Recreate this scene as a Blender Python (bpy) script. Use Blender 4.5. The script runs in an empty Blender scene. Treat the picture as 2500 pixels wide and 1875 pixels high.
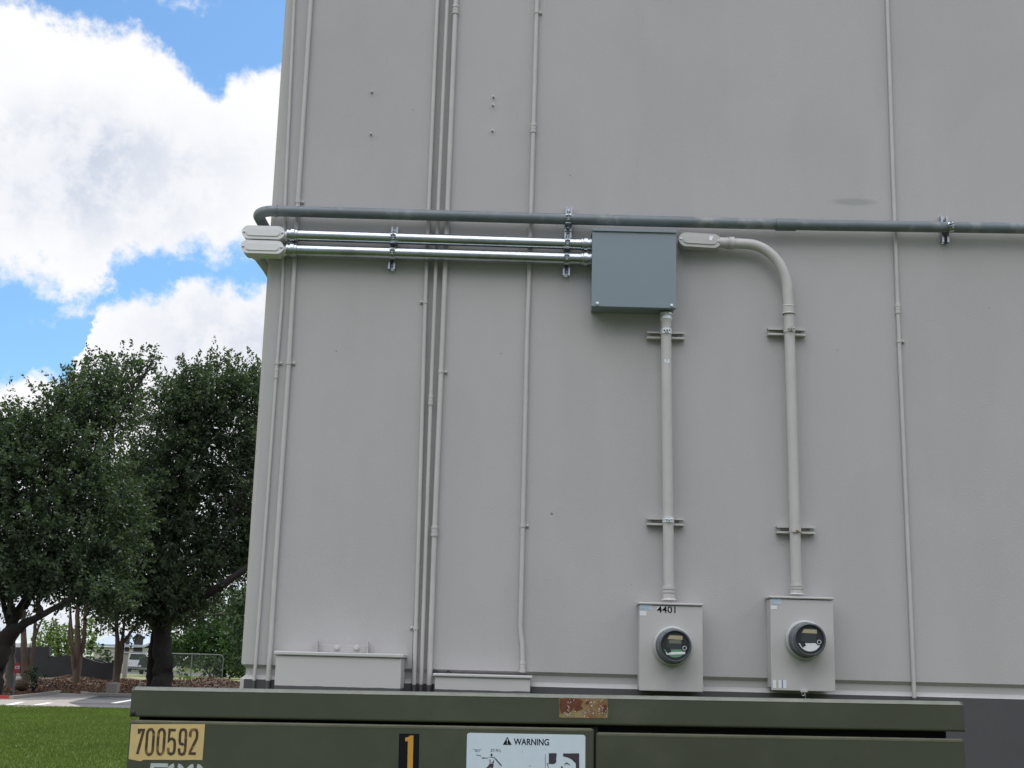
import bpy, bmesh, math, random
import numpy as np
from mathutils import Vector, Matrix, Euler

random.seed(7); rng = np.random.default_rng(7)
R = math.radians
scene = bpy.context.scene
COL = scene.collection

# ------------------------------------------------------------------ camera
F, PITCH, ROLL, YAW = 3240.0, math.atan(0.215), 0.0262, 0.004
CAM = Vector((0, 0, 1.6))
cam_d = bpy.data.cameras.new("camera"); cam = bpy.data.objects.new("camera", cam_d); COL.objects.link(cam)
cam_d.sensor_width = 36.0; cam_d.lens = F / 2500 * 36.0
cam_d.clip_start = 0.05; cam_d.clip_end = 6000
CR = Matrix.Rotation(YAW, 3, 'Z') @ Matrix.Rotation(math.pi/2 + PITCH, 3, 'X') @ Matrix.Rotation(ROLL, 3, 'Z')
cam.location = CAM; cam.rotation_euler = CR.to_euler()
scene.camera = cam

def ray(px, py):
    return CR @ Vector(((px - 1250) / F, -(py - 937.5) / F, -1.0))
def P(px, py, Y):                       # the point of the plane y = Y seen at that place of the photograph
    d = ray(px, py); return CAM + d * (Y / d.y)
def G(px, py, z=0.0):                   # the point of the ground
    d = ray(px, py); return CAM + d * ((z - CAM.z) / d.z)

# ------------------------------------------------------------------ light
SUN_EL, SUN_AZ = R(54), R(24)           # azimuth measured from +Y (behind the building) towards +X
sdir = Vector((math.sin(SUN_AZ)*math.cos(SUN_EL), math.cos(SUN_AZ)*math.cos(SUN_EL), math.sin(SUN_EL)))
sl = bpy.data.lights.new("sun", 'SUN'); sl.energy = 2.6; sl.angle = R(0.6); sl.color = (1, .95, .88)
so = bpy.data.objects.new("sun", sl); COL.objects.link(so); so.location = (30, 20, 40)
so.rotation_euler = (-sdir).to_track_quat('-Z', 'Y').to_euler()

vs = scene.view_settings
vs.view_transform = 'Standard'; vs.look = 'None'; vs.exposure = 0.32; vs.gamma = 1.0

world = bpy.data.worlds.new("World"); scene.world = world; world.use_nodes = True
class NT:
    def __init__(s, t): s.t = t; s.l = t.links
    def n(s, k, **kw):
        x = s.t.nodes.new(k)
        for a, b in kw.items(): setattr(x, a, b)
        return x
    def put(s, sock, v):
        if v is None: return
        if hasattr(v, 'is_output') or isinstance(v, bpy.types.NodeSocket): s.l.new(v, sock)
        else: sock.default_value = v
    def m(s, op, a, b=None, c=None, clamp=False):
        x = s.n('ShaderNodeMath', operation=op); x.use_clamp = clamp
        s.put(x.inputs[0], a); s.put(x.inputs[1], b); s.put(x.inputs[2], c); return x.outputs[0]
    def vm(s, op, a, b=None):
        x = s.n('ShaderNodeVectorMath', operation=op); s.put(x.inputs[0], a); s.put(x.inputs[1], b); return x.outputs[0]
    def noise(s, vec, scale, detail=4, rough=.5, out='Fac'):
        x = s.n('ShaderNodeTexNoise'); x.inputs['Scale'].default_value = scale
        x.inputs['Detail'].default_value = detail; x.inputs['Roughness'].default_value = rough
        if vec is not None: s.l.new(vec, x.inputs['Vector'])
        return x.outputs[out]
    def step(s, v, a, b, lo=0.0, hi=1.0, smooth=True):
        x = s.n('ShaderNodeMapRange'); x.interpolation_type = 'SMOOTHSTEP' if smooth else 'LINEAR'
        s.put(x.inputs[0], v); x.inputs[1].default_value = a; x.inputs[2].default_value = b
        x.inputs[3].default_value = lo; x.inputs[4].default_value = hi; return x.outputs[0]
    def mix(s, f, a, b, blend='MIX'):
        x = s.n('ShaderNodeMix', data_type='RGBA', blend_type=blend)
        s.put(x.inputs[0], f); s.put(x.inputs[6], a); s.put(x.inputs[7], b); return x.outputs[2]
    def xyz(s, v):
        x = s.n('ShaderNodeSeparateXYZ'); s.l.new(v, x.inputs[0]); return x.outputs
    def comb(s, a, b, c):
        x = s.n('ShaderNodeCombineXYZ'); s.put(x.inputs[0], a); s.put(x.inputs[1], b); s.put(x.inputs[2], c); return x.outputs[0]
    def curve(s, v, pts):
        x = s.n('ShaderNodeFloatCurve'); c = x.mapping.curves[0]
        pts = sorted(pts)
        while len(c.points) < len(pts): c.points.new(.5, .5)
        for q, (a, b) in zip(c.points, pts): q.location = (a, b); q.handle_type = 'AUTO_CLAMPED'
        x.mapping.use_clip = False
        x.mapping.update(); s.put(x.inputs['Value'], v); return x.outputs[0]

SKY_K = 0.10
def build_world():
    t = world.node_tree; t.nodes.clear(); g = NT(t)
    out = g.n('ShaderNodeOutputWorld'); bg = g.n('ShaderNodeBackground'); g.l.new(bg.outputs[0], out.inputs[0])
    sky = g.n('ShaderNodeTexSky', sky_type='NISHITA'); sky.sun_disc = False
    sky.sun_elevation = SUN_EL; sky.sun_rotation = SUN_AZ; sky.air_density = 1.0; sky.dust_density = .6; sky.ozone_density = 1.6
    tc = g.n('ShaderNodeTexCoord'); d = tc.outputs['Generated']
    x, y, z = g.xyz(d)
    # billowing distortion of the cloud field
    warp = g.vm('SUBTRACT', g.noise(d, 9, 7, .62, 'Color'), (.5, .5, .5))
    dx, dy, dz = g.xyz(warp)
    ys = g.m('MAXIMUM', y, .05)
    u0 = g.m('DIVIDE', x, ys); v0 = g.m('DIVIDE', z, ys)
    wf = g.vm('SUBTRACT', g.noise(d, 34, 5, .6, 'Color'), (.5, .5, .5)); fx, fy, fz = g.xyz(wf)
    u = g.m('ADD', g.m('ADD', u0, g.m('MULTIPLY', dx, .085)), g.m('MULTIPLY', fx, .045)); v = g.m('ADD', g.m('ADD', v0, g.m('MULTIPLY', dz, .07)), g.m('MULTIPLY', fz, .045))
    U = lambda px, py: ((ray(px, py).x / ray(px, py).y + .6) / .6, ray(px, py).z / ray(px, py).y / .8)
    un = g.m('DIVIDE', g.m('ADD', u, .6), .6)
    cv = lambda pts: g.m('MULTIPLY', g.curve(un, [U(*p) for p in pts]), .8)
    top1 = cv([(-300, -60), (0, -25), (100, 15), (200, 50), (300, 75), (370, 112), (440, 160), (480, 205), (515, 218), (560, 190), (640, 182), (720, 178), (1000, 150)])
    bot1 = cv([(-300, 690), (0, 700), (60, 692), (130, 725), (205, 752), (245, 715), (268, 668), (330, 642), (420, 625), (440, 605), (510, 620), (590, 602), (690, 590), (1000, 560)])
    top2 = cv([(-300, 900), (-100, 930), (0, 932), (50, 920), (110, 922), (150, 945), (172, 940), (196, 880), (212, 820), (222, 770), (250, 738), (330, 733), (430, 712), (448, 685), (520, 690), (600, 690), (670, 676), (1000, 640)])
    f1 = g.m('MINIMUM', g.m('SUBTRACT', top1, v), g.m('MULTIPLY', g.m('SUBTRACT', v, bot1), .75))
    f2 = g.m('SUBTRACT', top2, v)
    c = ray(415, 22); wu, wv = c.x / c.y, c.z / c.y
    wz = g.m('SUBTRACT', .0, g.m('SQRT', g.m('ADD', g.m('POWER', g.m('DIVIDE', g.m('SUBTRACT', u, wu), 2.2), 2), g.m('POWER', g.m('SUBTRACT', v, wv), 2))))
    wz = g.m('MULTIPLY', g.m('ADD', wz, .004), .6)
    c = ray(196, 768); tu, tv = c.x / c.y, c.z / c.y
    tp = g.m('SQRT', g.m('ADD', g.m('POWER', g.m('DIVIDE', g.m('SUBTRACT', u, tu), 3.2), 2), g.m('POWER', g.m('SUBTRACT', v, tv), 2)))
    wz = g.m('MAXIMUM', wz, g.m('SUBTRACT', .005, tp))
    front = g.m('MAXIMUM', g.m('MAXIMUM', f1, f2), wz)
    gen = g.m('MULTIPLY', g.m('ADD', g.m('SUBTRACT', g.noise(d, 2.3, 6, .6), .50), g.step(z, .15, .45, .14, 0)), .6)  # clouds out of view, added thicker near the horizon to dim low light
    isf = g.step(y, .35, .55)
    field = g.m('ADD', g.m('MULTIPLY', front, isf), g.m('MULTIPLY', gen, g.m('SUBTRACT', 1.0, isf)))
    field = g.m('ADD', field, g.m('MULTIPLY', g.m('SUBTRACT', g.noise(d, 70, 6, .65),   .5), .034))
    mask = g.step(field, -.006, .014)
    # sun-lit cloud tops, greyer thick bases
    thick = g.step(field, .03, .17)
    low = g.step(g.noise(d, 8, 6, .6), .40, .62)
    c = ray(230, 440); au, av = c.x / c.y, c.z / c.y
    el = g.m('SQRT', g.m('ADD', g.m('POWER', g.m('DIVIDE', g.m('SUBTRACT', u, au), 1.9), 2), g.m('POWER', g.m('SUBTRACT', v, av), 2)))
    el = g.step(el, .0, .095, 1, 0)
    c = ray(560, 830); bu, bv = c.x / c.y, c.z / c.y
    e2 = g.m('SQRT', g.m('ADD', g.m('POWER', g.m('DIVIDE', g.m('SUBTRACT', u, bu), 1.9), 2), g.m('POWER', g.m('SUBTRACT', v, bv), 2)))
    e2 = g.step(e2, .0, .075, .9, 0)
    puff = g.step(g.noise(d, 22, 6, .65), .42, .62)
    sh = g.m('ADD', g.m('MULTIPLY', puff, g.m('MULTIPLY', thick, .46)), g.m('MULTIPLY', thick, g.m('MULTIPLY', low, .52)), 0.0)
    sh = g.m('ADD', sh, g.m('MULTIPLY', g.m('MULTIPLY', g.m('MAXIMUM', el, e2), g.m('ADD', .35, g.m('MULTIPLY', puff, .5))), .85), clamp=True)
    cl = g.mix(sh, (.80, .80, .815, 1), (.49, .54, .64, 1))
    skyc = g.mix(1.0, sky.outputs[0], (SKY_K*.77, SKY_K*1.07, SKY_K*1.24, 1), 'MULTIPLY')
    cl_b = g.m('ADD', 1.0, g.m('MULTIPLY', g.step(y, .3, -.2), g.step(z, .14, .75, -.82, BACK_FILL - 1.0)))  # unseen clouds behind the camera: brightened overhead, darkened low, to shape wall shading
    cl = g.mix(1.0, cl, g.comb(cl_b, cl_b, cl_b), 'MULTIPLY')
    fin = g.mix(g.m('MULTIPLY', mask, g.step(z, -.01, .03)), skyc, cl)
    g.l.new(fin, bg.inputs[0]); bg.inputs[1].default_value = 1.0
BACK_FILL = 3.7  # overhead boost of the unseen rear clouds, added fill for the wall
build_world()

# ------------------------------------------------------------------ materials
def mat(name, col, rough=.6, metal=0.0, var=.08, vscale=6.0, bump=0.0, bscale=80.0, spec=.5, col2=None, c2scale=3.0, c2lo=.55, c2hi=.7,
        lower=None, lower_z=None, isl=0.0, trans=0.0, specks=None):
    m = bpy.data.materials.new(name); m.use_nodes = True
    t = m.node_tree; g = NT(t); b = t.nodes['Principled BSDF']
    pos = g.n('ShaderNodeNewGeometry'); pv = pos.outputs['Position']
    c = g.mix(0.0, (*col, 1), (*col, 1))
    if col2 is not None:
        c = g.mix(g.step(g.noise(pv, c2scale, 6, .65), c2lo, c2hi), (*col, 1), (*col2, 1))
    if lower is not None:
        zz = g.xyz(pv)[2]
        zz = g.m('ADD', zz, g.m('MULTIPLY', g.m('SUBTRACT', g.noise(pv, 14, 3), .5), .006))
        c = g.mix(g.step(zz, lower_z - .001, lower_z + .001), (*lower, 1), c)
    f = g.step(g.noise(pv, vscale, 5, .6), .25, .75, 1 - var, 1 + var, smooth=False)
    if isl: f = g.m('MULTIPLY', f, g.step(pos.outputs['Random Per Island'], 0, 1, 1 - isl, 1 + isl, smooth=False))
    c = g.mix(1.0, c, g.comb(f, f, f), 'MULTIPLY')
    if specks:
        c = g.mix(g.step(g.noise(pv, specks[0], 2, .5), specks[1], specks[1] + .02), c, (*specks[2], 1))
    g.l.new(c, b.inputs['Base Color'])
    b.inputs['Roughness'].default_value = rough; b.inputs['Metallic'].default_value = metal
    b.inputs['Specular IOR Level'].default_value = spec
    if bump:
        bn = g.n('ShaderNodeBump'); bn.inputs['Strength'].default_value = bump; bn.inputs['Distance'].default_value = .004
        g.l.new(g.noise(pv, bscale, 4, .6), bn.inputs['Height']); g.l.new(bn.outputs[0], b.inputs['Normal'])
    if trans:
        out = t.nodes['Material Output']; tr = g.n('ShaderNodeBsdfTranslucent'); mx = g.n('ShaderNodeMixShader')
        g.l.new(g.mix(1.0, c, (1.3, 1.5, .6, 1), 'MULTIPLY'), tr.inputs[0]); mx.inputs[0].default_value = trans
        g.l.new(b.outputs[0], mx.inputs[1]); g.l.new(tr.outputs[0], mx.inputs[2]); g.l.new(mx.outputs[0], out.inputs[0])
    return m

# ------------------------------------------------------------------ mesh builder
W = 6.5                                  # distance of the wall face
PAINT_Z = P(1298, 1676, W).z             # top of the grey dado
ORG = {}
class MB:
    def __init__(s): s.v = []; s.f = []; s.sm = []; s.mi = []
    def add(s, vs, fs, smooth=False, mi=0):
        o = len(s.v); s.v += [tuple(v) for v in vs]
        for f in fs: s.f.append([i + o for i in f]); s.sm.append(smooth); s.mi.append(mi)
        return s
    def box(s, x0, x1, y0, y1, z0, z1, mi=0):
        v = [(x, y, z) for z in (z0, z1) for y in (y0, y1) for x in (x0, x1)]
        return s.add(v, [(0,2,3,1), (4,5,7,6), (0,1,5,4), (2,6,7,3), (0,4,6,2), (1,3,7,5)], mi=mi)
    def hexa(s, a, b, mi=0):             # two matching quads
        return s.add(list(a) + list(b), [(3,2,1,0), (4,5,6,7), (0,1,5,4), (1,2,6,5), (2,3,7,6), (3,0,4,7)], mi=mi)
    def prism(s, poly, o, u, v, n, t0, t1, mi=0, smooth=False):
        o, u, v, n = Vector(o), Vector(u), Vector(v), Vector(n); k = len(poly)
        lo = [o + u*a + v*b + n*t0 for a, b in poly]; hi = [o + u*a + v*b + n*t1 for a, b in poly]
        s.add(lo, [tuple(range(k))[::-1]], mi=mi); s.add(hi, [tuple(range(k))], mi=mi)
        s.add(lo + hi, [(i, (i+1) % k, k + (i+1) % k, k + i) for i in range(k)], smooth=smooth, mi=mi); return s
    def tube(s, pts, r, n=18, caps=True, mi=0):
        pts = [Vector(p) for p in pts]; k = len(pts)
        rs = r if isinstance(r, (list, tuple)) else [r]*k
        tan = [(pts[min(i+1, k-1)] - pts[max(i-1, 0)]).normalized() for i in range(k)]
        a = Vector((0, 0, 1)) if abs(tan[0].z) < .9 else Vector((1, 0, 0))
        e = tan[0].cross(a).normalized(); rings = []
        for i in range(k):
            e = (e - tan[i]*e.dot(tan[i])).normalized(); h = tan[i].cross(e)
            rings.append([pts[i] + (e*math.cos(q) + h*math.sin(q))*rs[i] for q in [2*math.pi*j/n for j in range(n)]])
        s.add([p for g_ in rings for p in g_], [(i*n+j, i*n+(j+1) % n, (i+1)*n+(j+1) % n, (i+1)*n+j) for i in range(k-1) for j in range(n)], smooth=True, mi=mi)
        if caps: s.add(rings[0], [tuple(range(n))[::-1]], mi=mi); s.add(rings[-1], [tuple(range(n))], mi=mi)
        return s
    def lathe(s, o, ax, prof, n=32, mi=0, smooth=True, caps=True):   # prof: (distance along axis, radius); every span gets its own vertices
        o, ax = Vector(o), Vector(ax).normalized()
        a = Vector((0, 0, 1)) if abs(ax.z) < .9 else Vector((1, 0, 0))
        e = ax.cross(a).normalized(); h = ax.cross(e)
        ring = lambda t, r: [o + ax*t + (e*math.cos(q) + h*math.sin(q))*r for q in [2*math.pi*j/n for j in range(n)]]
        for (t0, r0), (t1, r1) in zip(prof, prof[1:]):
            s.add(ring(t0, r0) + ring(t1, r1), [(j, (j+1) % n, n+(j+1) % n, n+j) for j in range(n)], smooth=smooth, mi=mi)
        if caps:
            if prof[0][1] > 1e-6: s.add(ring(*prof[0]), [tuple(range(n))[::-1]], mi=mi)
            if prof[-1][1] > 1e-6: s.add(ring(*prof[-1]), [tuple(range(n))], mi=mi)
        return s
    def ribbon(s, line, o, u, v, n, half, t, closed=False, mi=0):    # flat stroke lying on a face
        o, u, v, n = Vector(o), Vector(u), Vector(v), Vector(n)
        p = [Vector(q) for q in line]; k = len(p); L = []; Rr = []
        for i in range(k):
            a = p[(i-1) % k] if (closed or i) else None; b = p[(i+1) % k] if (closed or i < k-1) else None
            d0 = (p[i]-a).normalized() if a is not None else None; d1 = (b-p[i]).normalized() if b is not None else None
            d = ((d0 or d1) + (d1 or d0)).normalized(); nn = Vector((-d.y, d.x))
            c = nn.dot(Vector((-(d1 or d0).y, (d1 or d0).x))); w = half/max(c, .5)
            L.append(p[i] + nn*w); Rr.append(p[i] - nn*w)
        f = lambda q: o + u*q.x + v*q.y + n*t
        m_ = k if closed else k-1
        s.add([f(q) for q in L] + [f(q) for q in Rr], [(i, k+i, k+(i+1) % k, (i+1) % k) for i in range(m_)], mi=mi); return s
    def sheet(s, poly, o, u, v, n, t, mi=0):
        o, u, v, n = Vector(o), Vector(u), Vector(v), Vector(n)
        s.add([o + u*a + v*b + n*t for a, b in poly], [tuple(range(len(poly)))], mi=mi); return s
    def build(s, name, mats, parent=None, bevel=0.0, local=False, seg=2):
        me = bpy.data.meshes.new(name); o = bpy.data.objects.new(name, me); COL.objects.link(o)
        og = Vector((0, 0, 0)) if (parent is None or local) else ORG[parent.name]
        me.from_pydata([(x-og.x, y-og.y, z-og.z) for x, y, z in s.v], [], s.f)
        for m in (mats if isinstance(mats, (list, tuple)) else [mats]): me.materials.append(m)
        me.polygons.foreach_set('use_smooth', s.sm); me.polygons.foreach_set('material_index', s.mi)
        me.update()
        if bevel:
            b = o.modifiers.new('bevel', 'BEVEL'); b.width = bevel; b.segments = seg; b.limit_method = 'ANGLE'; b.angle_limit = R(40)
        if parent is not None: o.parent = parent
        ORG[o.name] = og
        return o

def tag(o, label=None, cat=None, group=None, kind=None):
    if label: o['label'] = label
    if cat: o['category'] = cat
    if group: o['group'] = group
    if kind: o['kind'] = kind
    return o
def thing(name, label, cat, loc, group=None):
    o = bpy.data.objects.new(name, None); COL.objects.link(o); o.location = loc; o.empty_display_size = .1
    ORG[o.name] = Vector(loc); return tag(o, label, cat, group)
def stadium(w, h, n=10):                 # outline of a rounded-end plate
    r = h/2; c = w/2 - r
    return [(c + r*math.cos(a), r*math.sin(a)) for a in [(-.5 + i/n)*math.pi for i in range(n+1)]] + \
           [(-c + r*math.cos(a), r*math.sin(a)) for a in [(.5 + i/n)*math.pi for i in range(n+1)]]
def rrect(x0, x1, y0, y1, r, n=5):
    o = []
    for cx, cy, a in ((x1-r, y1-r, 0), (x0+r, y1-r, 90), (x0+r, y0+r, 180), (x1-r, y0+r, 270)):
        o += [(cx + r*math.cos(R(a+90*i/n)), cy + r*math.sin(R(a+90*i/n))) for i in range(n+1)]
    return o
def text_mesh(body, o, u, v, n, width, height, t, m, parent, name, off=.0):
    cu = bpy.data.curves.new(name, 'FONT'); cu.body = body; cu.size = 1; cu.offset = off; cu.resolution_u = 4
    to = bpy.data.objects.new(name, cu); COL.objects.link(to)
    dg = bpy.context.evaluated_depsgraph_get(); me = bpy.data.meshes.new_from_object(to.evaluated_get(dg))
    bpy.data.objects.remove(to); bpy.data.curves.remove(cu)
    xs = [q.co.x for q in me.vertices]; zs = [q.co.y for q in me.vertices]
    x0, x1, y0, y1 = min(xs), max(xs), min(zs), max(zs)
    o, u, v, n = Vector(o), Vector(u), Vector(v), Vector(n); og = ORG[parent.name]
    for q in me.vertices:
        q.co = o + u*((q.co.x-x0)/(x1-x0)*width) + v*((q.co.y-y0)/(y1-y0)*height) + n*t - og
    me.materials.clear(); me.materials.append(m); me.name = name
    ob = bpy.data.objects.new(name, me); COL.objects.link(ob); ob.parent = parent; ORG[ob.name] = og
    return ob
X, Yv, Z = Vector((1,0,0)), Vector((0,1,0)), Vector((0,0,1)); FRONT = Vector((0,-1,0))
# ------------------------------------------------------------------ palette
GREY_DADO = (.088, .086, .092)
M_wall = mat('painted_stucco', (.448, .436, .434), .85, var=.03, vscale=1.3, bump=.30, bscale=130, spec=.25)
M_dado = mat('grey_dado_paint', GREY_DADO, .8, var=.06, bump=.3, bscale=170, spec=.25)
M_edge = mat('chipped_corner_paint', (.46, .445, .42), .8, var=.05, bump=.3, bscale=120, col2=(.30, .20, .12), c2scale=24, c2lo=.63, c2hi=.70, spec=.25)
M_cond = mat('painted_conduit', (.505, .487, .475), .55, var=.065, vscale=7, bump=.2, bscale=200, lower=GREY_DADO, lower_z=PAINT_Z - .005, specks=(60, .80, (.2, .18, .15)))
M_boxp = mat('painted_sheet_metal', (.53, .517, .51), .5, var=.03, vscale=4, bump=.05, bscale=60, lower=GREY_DADO, lower_z=PAINT_Z - .022)
M_sock = mat('painted_meter_socket', (.495, .482, .475), .5, var=.03, vscale=4, bump=.05, bscale=60)
M_hubw = mat('white_fitting_enamel', (.74, .73, .73), .4, var=.03, vscale=8)
M_pvc = mat('grey_plastic_conduit', (.138, .166, .182), .45, var=.16, vscale=6, col2=(.235, .25, .255), c2scale=8, c2lo=.52, c2hi=.68)
M_galv = mat('galvanised_steel', (.46, .50, .53), .24, metal=1.0, var=.12, vscale=9, bump=.06, bscale=50, col2=(.36, .38, .41), c2scale=6, c2lo=.55, c2hi=.68)
M_zinc = mat('zinc_plated_steel', (.46, .49, .52), .30, metal=1.0, var=.12, vscale=20)
M_bright = mat('bright_bare_metal', (.80, .82, .84), .38, metal=.6, var=.1, vscale=30)
M_jbox = mat('blue_grey_enamel', (.218, .263, .298), .42, var=.035, vscale=3)
M_black = mat('black_rubber', (.012, .012, .013), .6)
M_dark = mat('dark_void', (.006, .006, .006), .9)
M_rust = mat('rusty_screw', (.30, .19, .10), .8, col2=(.16, .07, .03), c2scale=60)
M_green = mat('olive_cabinet_paint', (.054, .060, .039), .5, var=.14, vscale=3.5, col2=(.076, .082, .056), c2scale=5, c2lo=.45, c2hi=.8, bump=.06, bscale=25, spec=.4, specks=(45, .77, (.06, .065, .05)))
M_glint = mat('painted_edge_glint', (.18, .185, .15), .5, var=.2, vscale=25)  # pale colour that paints the sky highlight on the lid edge

# ------------------------------------------------------------------ building
XC = (P(693, 0, W).x + P(664, 450, W).x + P(637, 900, W).x + P(604.4, 1400, W).x) / 4   # left corner
ZR = (P(1094, 1633, W).z + P(1549.7, 1646.2, W).z + P(2500, 1673.6, W).z) / 3              # top of the reveal groove
CH = .022
b_ = thing('warehouse', 'tall pale grey stucco building with a dark grey painted base', 'building', (XC, W, 0))
X1, YB, ZT = 16.0, 46.0, 8.6
def wall_profile(z0, z1, recess):         # front + left side of one height band, with a chamfered corner
    pass
def band(mb, z0, i0, z1, i1, mi=0):       # i = inset of the face at that height
    def path(i): return [(X1, W+i), (JX1, W+i), (JX1, W+max(.020, i+.004)), (JX0, W+max(.020, i+.004)), (JX0, W+i), (XC+CH+i, W+i), (XC+i, W+CH+i), (XC+i, YB)]
    a = [(x, y, z0) for x, y in path(i0)]; b = [(x, y, z1) for x, y in path(i1)]
    for k in (0, 1, 2, 3, 4, 6): mb.add([a[k], a[k+1], b[k+1], b[k]], [(0, 3, 2, 1)], mi=mi)
    return [a[5], a[6], b[6], b[5]]
RD = .020
JX0 = (P(1047, 500, W).x + P(1021, 1350, W).x)/2; JX1 = (P(1093, 500, W).x + P(1060, 1350, W).x)/2   # vertical panel joint behind the trio
edges = MB(); wl = MB(); dd = MB(); gr = MB()
def eb(q): edges.add(q, [(0, 3, 2, 1)])
eb(band(wl, ZR, 0, ZT, 0)); eb(band(gr, ZR-.017, RD, ZR, 0)); eb(band(gr, ZR-.048, RD, ZR-.017, RD)); eb(band(gr, PAINT_Z, 0, ZR-.048, RD))
eb(band(dd, 0, 0, PAINT_Z, 0))
wl.add([(XC, W+CH, ZT), (XC+CH, W, ZT), (X1, W, ZT), (X1, YB, ZT), (XC, YB, ZT)], [(0, 1, 2, 3, 4)])
wl.add([(X1, W, 0), (X1, YB, 0), (X1, YB, ZT), (X1, W, ZT)], [(0, 1, 2, 3)])
wl.add([(XC, YB, 0), (X1, YB, 0), (X1, YB, ZT), (XC, YB, ZT)], [(3, 2, 1, 0)])
wo = wl.build('wall', M_wall, b_); gr.build('reveal_groove', M_wall, b_); dd.build('painted_base', M_dado, b_); edges.build('corner_edge', M_edge, b_)
cp = MB(); cp.box(XC-.03, X1+.03, W-.03, W+.25, ZT+.002, ZT+.09); cp.build('parapet_cap', M_zinc, b_, bevel=.008)
# scuff and specks on the wall paint
def wall_marks():
    t = M_wall.node_tree; g = NT(t); b = t.nodes['Principled BSDF']
    src = b.inputs['Base Color'].links[0].from_socket
    pos = g.n('ShaderNodeNewGeometry').outputs['Position']; x, y, z = g.xyz(pos)
    c = P(2085, 493, W); nz = g.m('MULTIPLY', g.m('SUBTRACT', g.noise(pos, 9, 4), .5), .5)
    e = g.m('SQRT', g.m('ADD', g.m('POWER', g.m('DIVIDE', g.m('SUBTRACT', x, c.x), .15), 2), g.m('POWER', g.m('DIVIDE', g.m('SUBTRACT', z, c.z), .024), 2)))
    f = g.step(g.m('ADD', e, nz), .35, 1.05, .28, 0)
    col = g.mix(f, src, (.13, .15, .14, 1))
    sp = g.step(g.noise(pos, 30, 1, .4), .815, .825, 0, .7)
    col = g.mix(sp, col, (.10, .09, .08, 1))
    st = g.noise(g.vm('MULTIPLY', pos, (7, 1, .5)), 1, 5, .6); ro = g.noise(g.vm('MULTIPLY', pos, (2.5, 1, 1.2)), 1, 3, .5)
    k = g.m('ADD', g.step(st, .3, .7, -.012, .012, False), g.step(ro, .44, .56, .985, 1.012))
    col = g.mix(1.0, col, g.comb(k, k, k), 'MULTIPLY')
    g.l.new(col, b.inputs['Base Color'])
wall_marks()

# ------------------------------------------------------------------ conduits clipped to the wall
def at_y(pts, py):                        # x of a pixel polyline at row py
    for (x0, y0), (x1, y1) in zip(pts, pts[1:]):
        if y0 <= py <= y1: return x0 + (x1-x0)*(py-y0)/(y1-y0)
    (x0, y0), (x1, y1) = pts[-2:]
    return x0 + (x1-x0)*(py-y0)/(y1-y0)
def coupling(mb, c, ax, r, L=.052, hexn=10):
    mb.lathe(c, ax, [(-L/2, r), (-L/2, r*1.28), (-L*.40, r*1.34), (-L*.22, r*1.34), (-L*.20, r*1.18), (-L*.12, r*1.18), (-L*.10, r*1.26),
                     (L*.10, r*1.26), (L*.12, r*1.18), (L*.20, r*1.18), (L*.22, r*1.34), (L*.40, r*1.34), (L/2, r*1.28), (L/2, r)], n=22, caps=False)
def conduit(label, pix, r, straps=(), coups=(), base_z=.25, group='painted conduits clipped to the wall', off=.002, bend=None):
    Yc = W - r - off
    pts = [P(x, y, Yc) for x, y in pix]
    top = pts[0] + (pts[0]-pts[1]).normalized()*1.6
    low = pts[-1].copy()
    if base_z is not None: low = Vector((pts[-1].x, Yc, base_z)); path = [top] + pts + [low]
    else: path = [top] + pts
    t = thing('wall_conduit', label, 'conduit', (low.x, W, low.z), group)
    MB().tube(path, r, 20).build('pipe', M_cond, t)
    for py, side in straps:
        c = P(at_y(pix, py), py, Yc); mb = MB()
        mb.lathe(c, Z, [(-.0085, r+.0006), (-.0085, r+.0026), (.0085, r+.0026), (.0085, r+.0006)], n=22, caps=False)
        x0, x1 = sorted((c.x + side*(r+.001), c.x + side*(r+.019)))
        mb.box(x0, x1, W-.0045, W-.0012, c.z-.0085, c.z+.0085)
        s_ = mb.build('strap', M_cond, t)
        MB().lathe((c.x + side*(r+.011), W-.0045, c.z), FRONT, [(0, .0065), (.005, .0065), (.0075, .004), (.008, 0)], n=10).build('screw', M_cond, s_)
    for py in coups:
        mb = MB(); coupling(mb, P(at_y(pix, py), py, Yc), Z, r); mb.build('coupling', M_cond, t)
    return t
pxr = 1/3240*W
conduit('thin painted conduit nearest the left building corner, with a ringed coupling', [(718.6, 0), (698, 450), (688, 740), (675, 905), (640, 1400), (621, 1655)], .0078, straps=[(886, 1)], coups=[(912)])
conduit('thicker painted conduit just right of the corner conduit, strapped above the tree line', [(759, 0), (730, 450), (719, 640), (705, 890), (671, 1400), (655, 1655)], .0118, straps=[(492, 1), (886, 1)])
conduit('left conduit of the close trio, strapped on its left side', [(1068, 0), (1047, 500), (1038, 740), (1021, 1350), (1010.5, 1670)], .0098, straps=[(737, -1), (1533, -1)])
conduit('middle conduit of the close trio, with one ringed coupling at mid height', [(1092, 0), (1070, 500), (1051.5, 977), (1039, 1350), (1028, 1670)], .0096, coups=[977])
conduit('right and thickest conduit of the close trio, with two couplings', [(1113, 0), (1093, 500), (1078, 880), (1061, 1295), (1048, 1670)], .0128, straps=[(907, 1)], coups=[24, 1297])
conduit('single conduit that kinks above the low wireway box and enters its lid', [(1311, 0), (1297, 500), (1286, 850), (1275, 1350), (1270.5, 1530), (1272, 1550), (1275, 1572), (1275.6, 1590), (1276, 1641)], .0112, straps=[(30, 1), (1283, 1)], coups=[313, 1628], base_z=None)
conduit('thin conduit at the far right crossing behind the grey plastic pipe', [(2166, 0), (2181, 450), (2192, 754), (2198, 900), (2224, 1500), (2231, 1672)], .0098, straps=[(833, 1)], coups=[754])

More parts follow.
